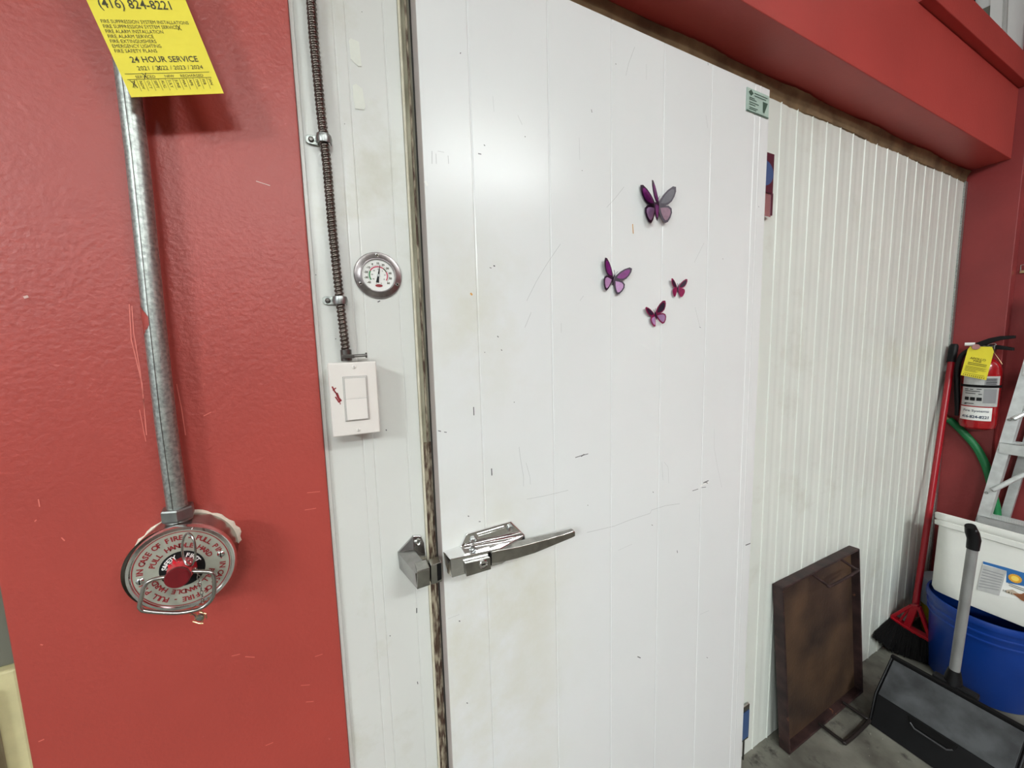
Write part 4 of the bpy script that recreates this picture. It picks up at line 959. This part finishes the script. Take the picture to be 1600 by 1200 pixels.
# upright dustpan
dp = thing('upright_dustpan', (1.8,-.3,0), 'black upright dustpan with long grey handle standing in front of the blue bucket', 'dustpan')
y0, y1 = -.142, -.455
sec = lambda y, s=0.0: [(1.700+s,y,.002),(1.735+s*.6,y,.108-s*.3),(1.848-s*.4,y,.203-s),(1.884-s,y,.190-s),(1.888-s,y,.002)]
mb = MB(); ys = [y0, y0-.004, y1+.004, y1]
body = MB().loft([[Vector(p) for p in sec(y0,.003)],[Vector(p) for p in sec(y0-.005)],[Vector(p) for p in sec(y1+.005)],[Vector(p) for p in sec(y1,.003)]])
obj('pan_body', body, M['black'], dp, bevel=.003)
tq_ = [Vector((1.737,y0-.006,.1115)),Vector((1.846,y0-.006,.2035)),Vector((1.846,y1+.006,.2035)),Vector((1.737,y1+.006,.1115))]
nv = Vector((-.64,0,.77)); obj('dusty_hood', MB().loft([[p+nv*.0006 for p in tq_],[p+nv*.0026 for p in tq_]]), M['dusty'], dp, bevel=.001, label='dusty grey sloping hood')
obj('back_rim', MB().box(1.846,1.862,y1-.004,y0+.004,.200,.216), M['black_matte'], dp, bevel=.002)
for y_ in (y0+.001, y1-.001): obj('side_rim', MB().tube([(1.703,y_,.004),(1.736,y_,.110),(1.850,y_,.206)], .0035, 8), M['black'], dp)
gv = [(1.7245,-.238,.086),(1.7335,-.230,.108),(1.7335,-.345,.108),(1.7245,-.337,.086)]
obj('grip_recess', MB().tube([Vector((1.7235,-.238,.092)),Vector((1.7195,-.250,.082)),Vector((1.7195,-.325,.082)),Vector((1.7235,-.337,.092))], .0025, 8), mat('worn_black_plastic', rgb(70,70,72), .4), dp)
obj('grip_slot', MB().loft([[Vector(p)+Vector((-.003,0,.002)) for p in gv],[Vector(p)+Vector((.004,0,-.002)) for p in gv]]), M['black_matte'], dp, bevel=.001)
h0 = at(1490,1056,0,1.885); h1 = at(1520,856,0,1.900); h2 = at(1521,824,0,1.905)
hb0 = Vector((1.885,h0.y,.195))
obj('handle_socket', MB().tube([Vector((1.880,h0.y-.002,.19)), h0, h0+(h1-h0)*.05], [.026,.020,.0155], 14), M['black'], dp)
obj('handle_bracket', MB().box(1.862,1.892,h0.y-.060,h0.y+.045,.200,.222), M['black'], dp, bevel=.004)
obj('handle_tube', MB().tube([h0, h0.lerp(h1,.5), h1], .0130, 20), M['grey_plastic'], dp)
gd = (h1-h0).normalized()
obj('handle_grip', MB().tube([h1-gd*.004, h1+gd*.03, at(1519,832,0,1.898), at(1516,822,0,1.885)], [.0150,.0160,.0165,.0130], 18), M['black'], dp)
c2 = at(1522,829,0,1.884)
obj('hang_hole', MB().sphere(c2, .0075, 10, (.35,1,.7)), mat('grey_rubber', rgb(70,70,72), .5), dp)

# iron tray leaning on the panel wall
gt = thing('iron_tray', (1.58,-.05,0), 'burnt dark iron tray with two rod handles leaning on the white panel wall', 'tray')
GX0, GX1 = 1.322, 1.838
GZ = .602
def gp(x, s, dep):      # s = along the height 0..1, dep = depth from the back plane towards the room
    yb = -.0400*(1-s) - .003*s; n_ = Vector((0,-1,.065)).normalized()
    return Vector((x + (-.022*s if x < 1.5 else -.020*s), yb, GZ*s)) + n_*dep
DP = .033; tk = .007
mb = MB()
mb.loft([[gp(GX0+.003,.006,.0),gp(GX1-.003,.006,.0),gp(GX1-.003,.994,.0),gp(GX0+.003,.994,.0)],[gp(GX0+.003,.006,.006),gp(GX1-.003,.006,.006),gp(GX1-.003,.994,.006),gp(GX0+.003,.994,.006)]])
obj('tray_base', mb, M['pan'], gt)
e_ = tk/GZ
def rim(xa, xb, sa, sb, nm='rim'):
    m_ = MB().loft([[gp(xa,sa,-.002),gp(xb,sa,-.002),gp(xb,sb,-.002),gp(xa,sb,-.002)],[gp(xa,sa,DP),gp(xb,sa,DP),gp(xb,sb,DP),gp(xa,sb,DP)]])
    obj(nm, m_, M['pan_rim'], gt, bevel=.003)
rim(GX0, GX0+tk, .0, 1.0); rim(GX1-tk, GX1, .0, 1.0); rim(GX0+tk*.8, GX1-tk*.8, 1-e_, 1.0); rim(GX0+tk*.8, GX1-tk*.8, .0, e_*1.0)
def rodh(pix, zs, nm_lab):
    obj('handle', MB().tube(smooth_path(pix, 4), .0046 if pix[0].z > .3 else .0060, 10), M['iron'] if pix[0].z < .3 else M['pan_rim'], gt)
sT, sB = .985, .02
n_ = Vector((0,-1,.065)).normalized()
a0 = gp(1.535, sT, DP-.030)+Vector((0,0,-.010)); b0 = gp(1.735, sT, DP-.030)+Vector((0,0,-.010))
dn = Vector((0,-.062,-.018))
rodh([a0, a0+dn*.9, a0+dn+Vector((.010,-.004,-.001)), b0+dn+Vector((-.010,-.004,-.001)), b0+dn*.9, b0], None, None)
a0 = gp(1.528, .012, DP-.010); b0 = gp(1.704, .012, DP-.010); dn = Vector((0,-.074,.004))
rodh([a0+Vector((0,0,.002)), a0+dn*.9, a0+dn+Vector((.010,-.005,0)), b0+dn+Vector((-.010,-.005,0)), b0+dn*.9, b0+Vector((0,0,.002))], None, None)

# ------------------------------------------------------------------ fluorescent fixtures behind the camera
for i, (x, y, z, sx, sy, p) in enumerate(LAMPS):
    f = thing('ceiling_light', (x,y,3.3), ['fluorescent fixture behind the camera on the right','fluorescent fixture behind the camera on the left','fluorescent fixture at the rear of the room'][i], 'light')
    obj('housing', MB().box(x-sx/2,x+sx/2,y-sy/2,y+sy/2,z+.06,z+.12), M['white_up'], f)
    obj('hanger', MB().cyl((x,y,z+.12),(x,y,3.3),.012,n=10), M['steel'], f)
    for s_ in (-.06,.06): obj('tube', MB().cyl((x-sx/2+.02,y+s_,z+.035),(x+sx/2-.02,y+s_,z+.035),.016,n=12), M['tubeglow'], f)
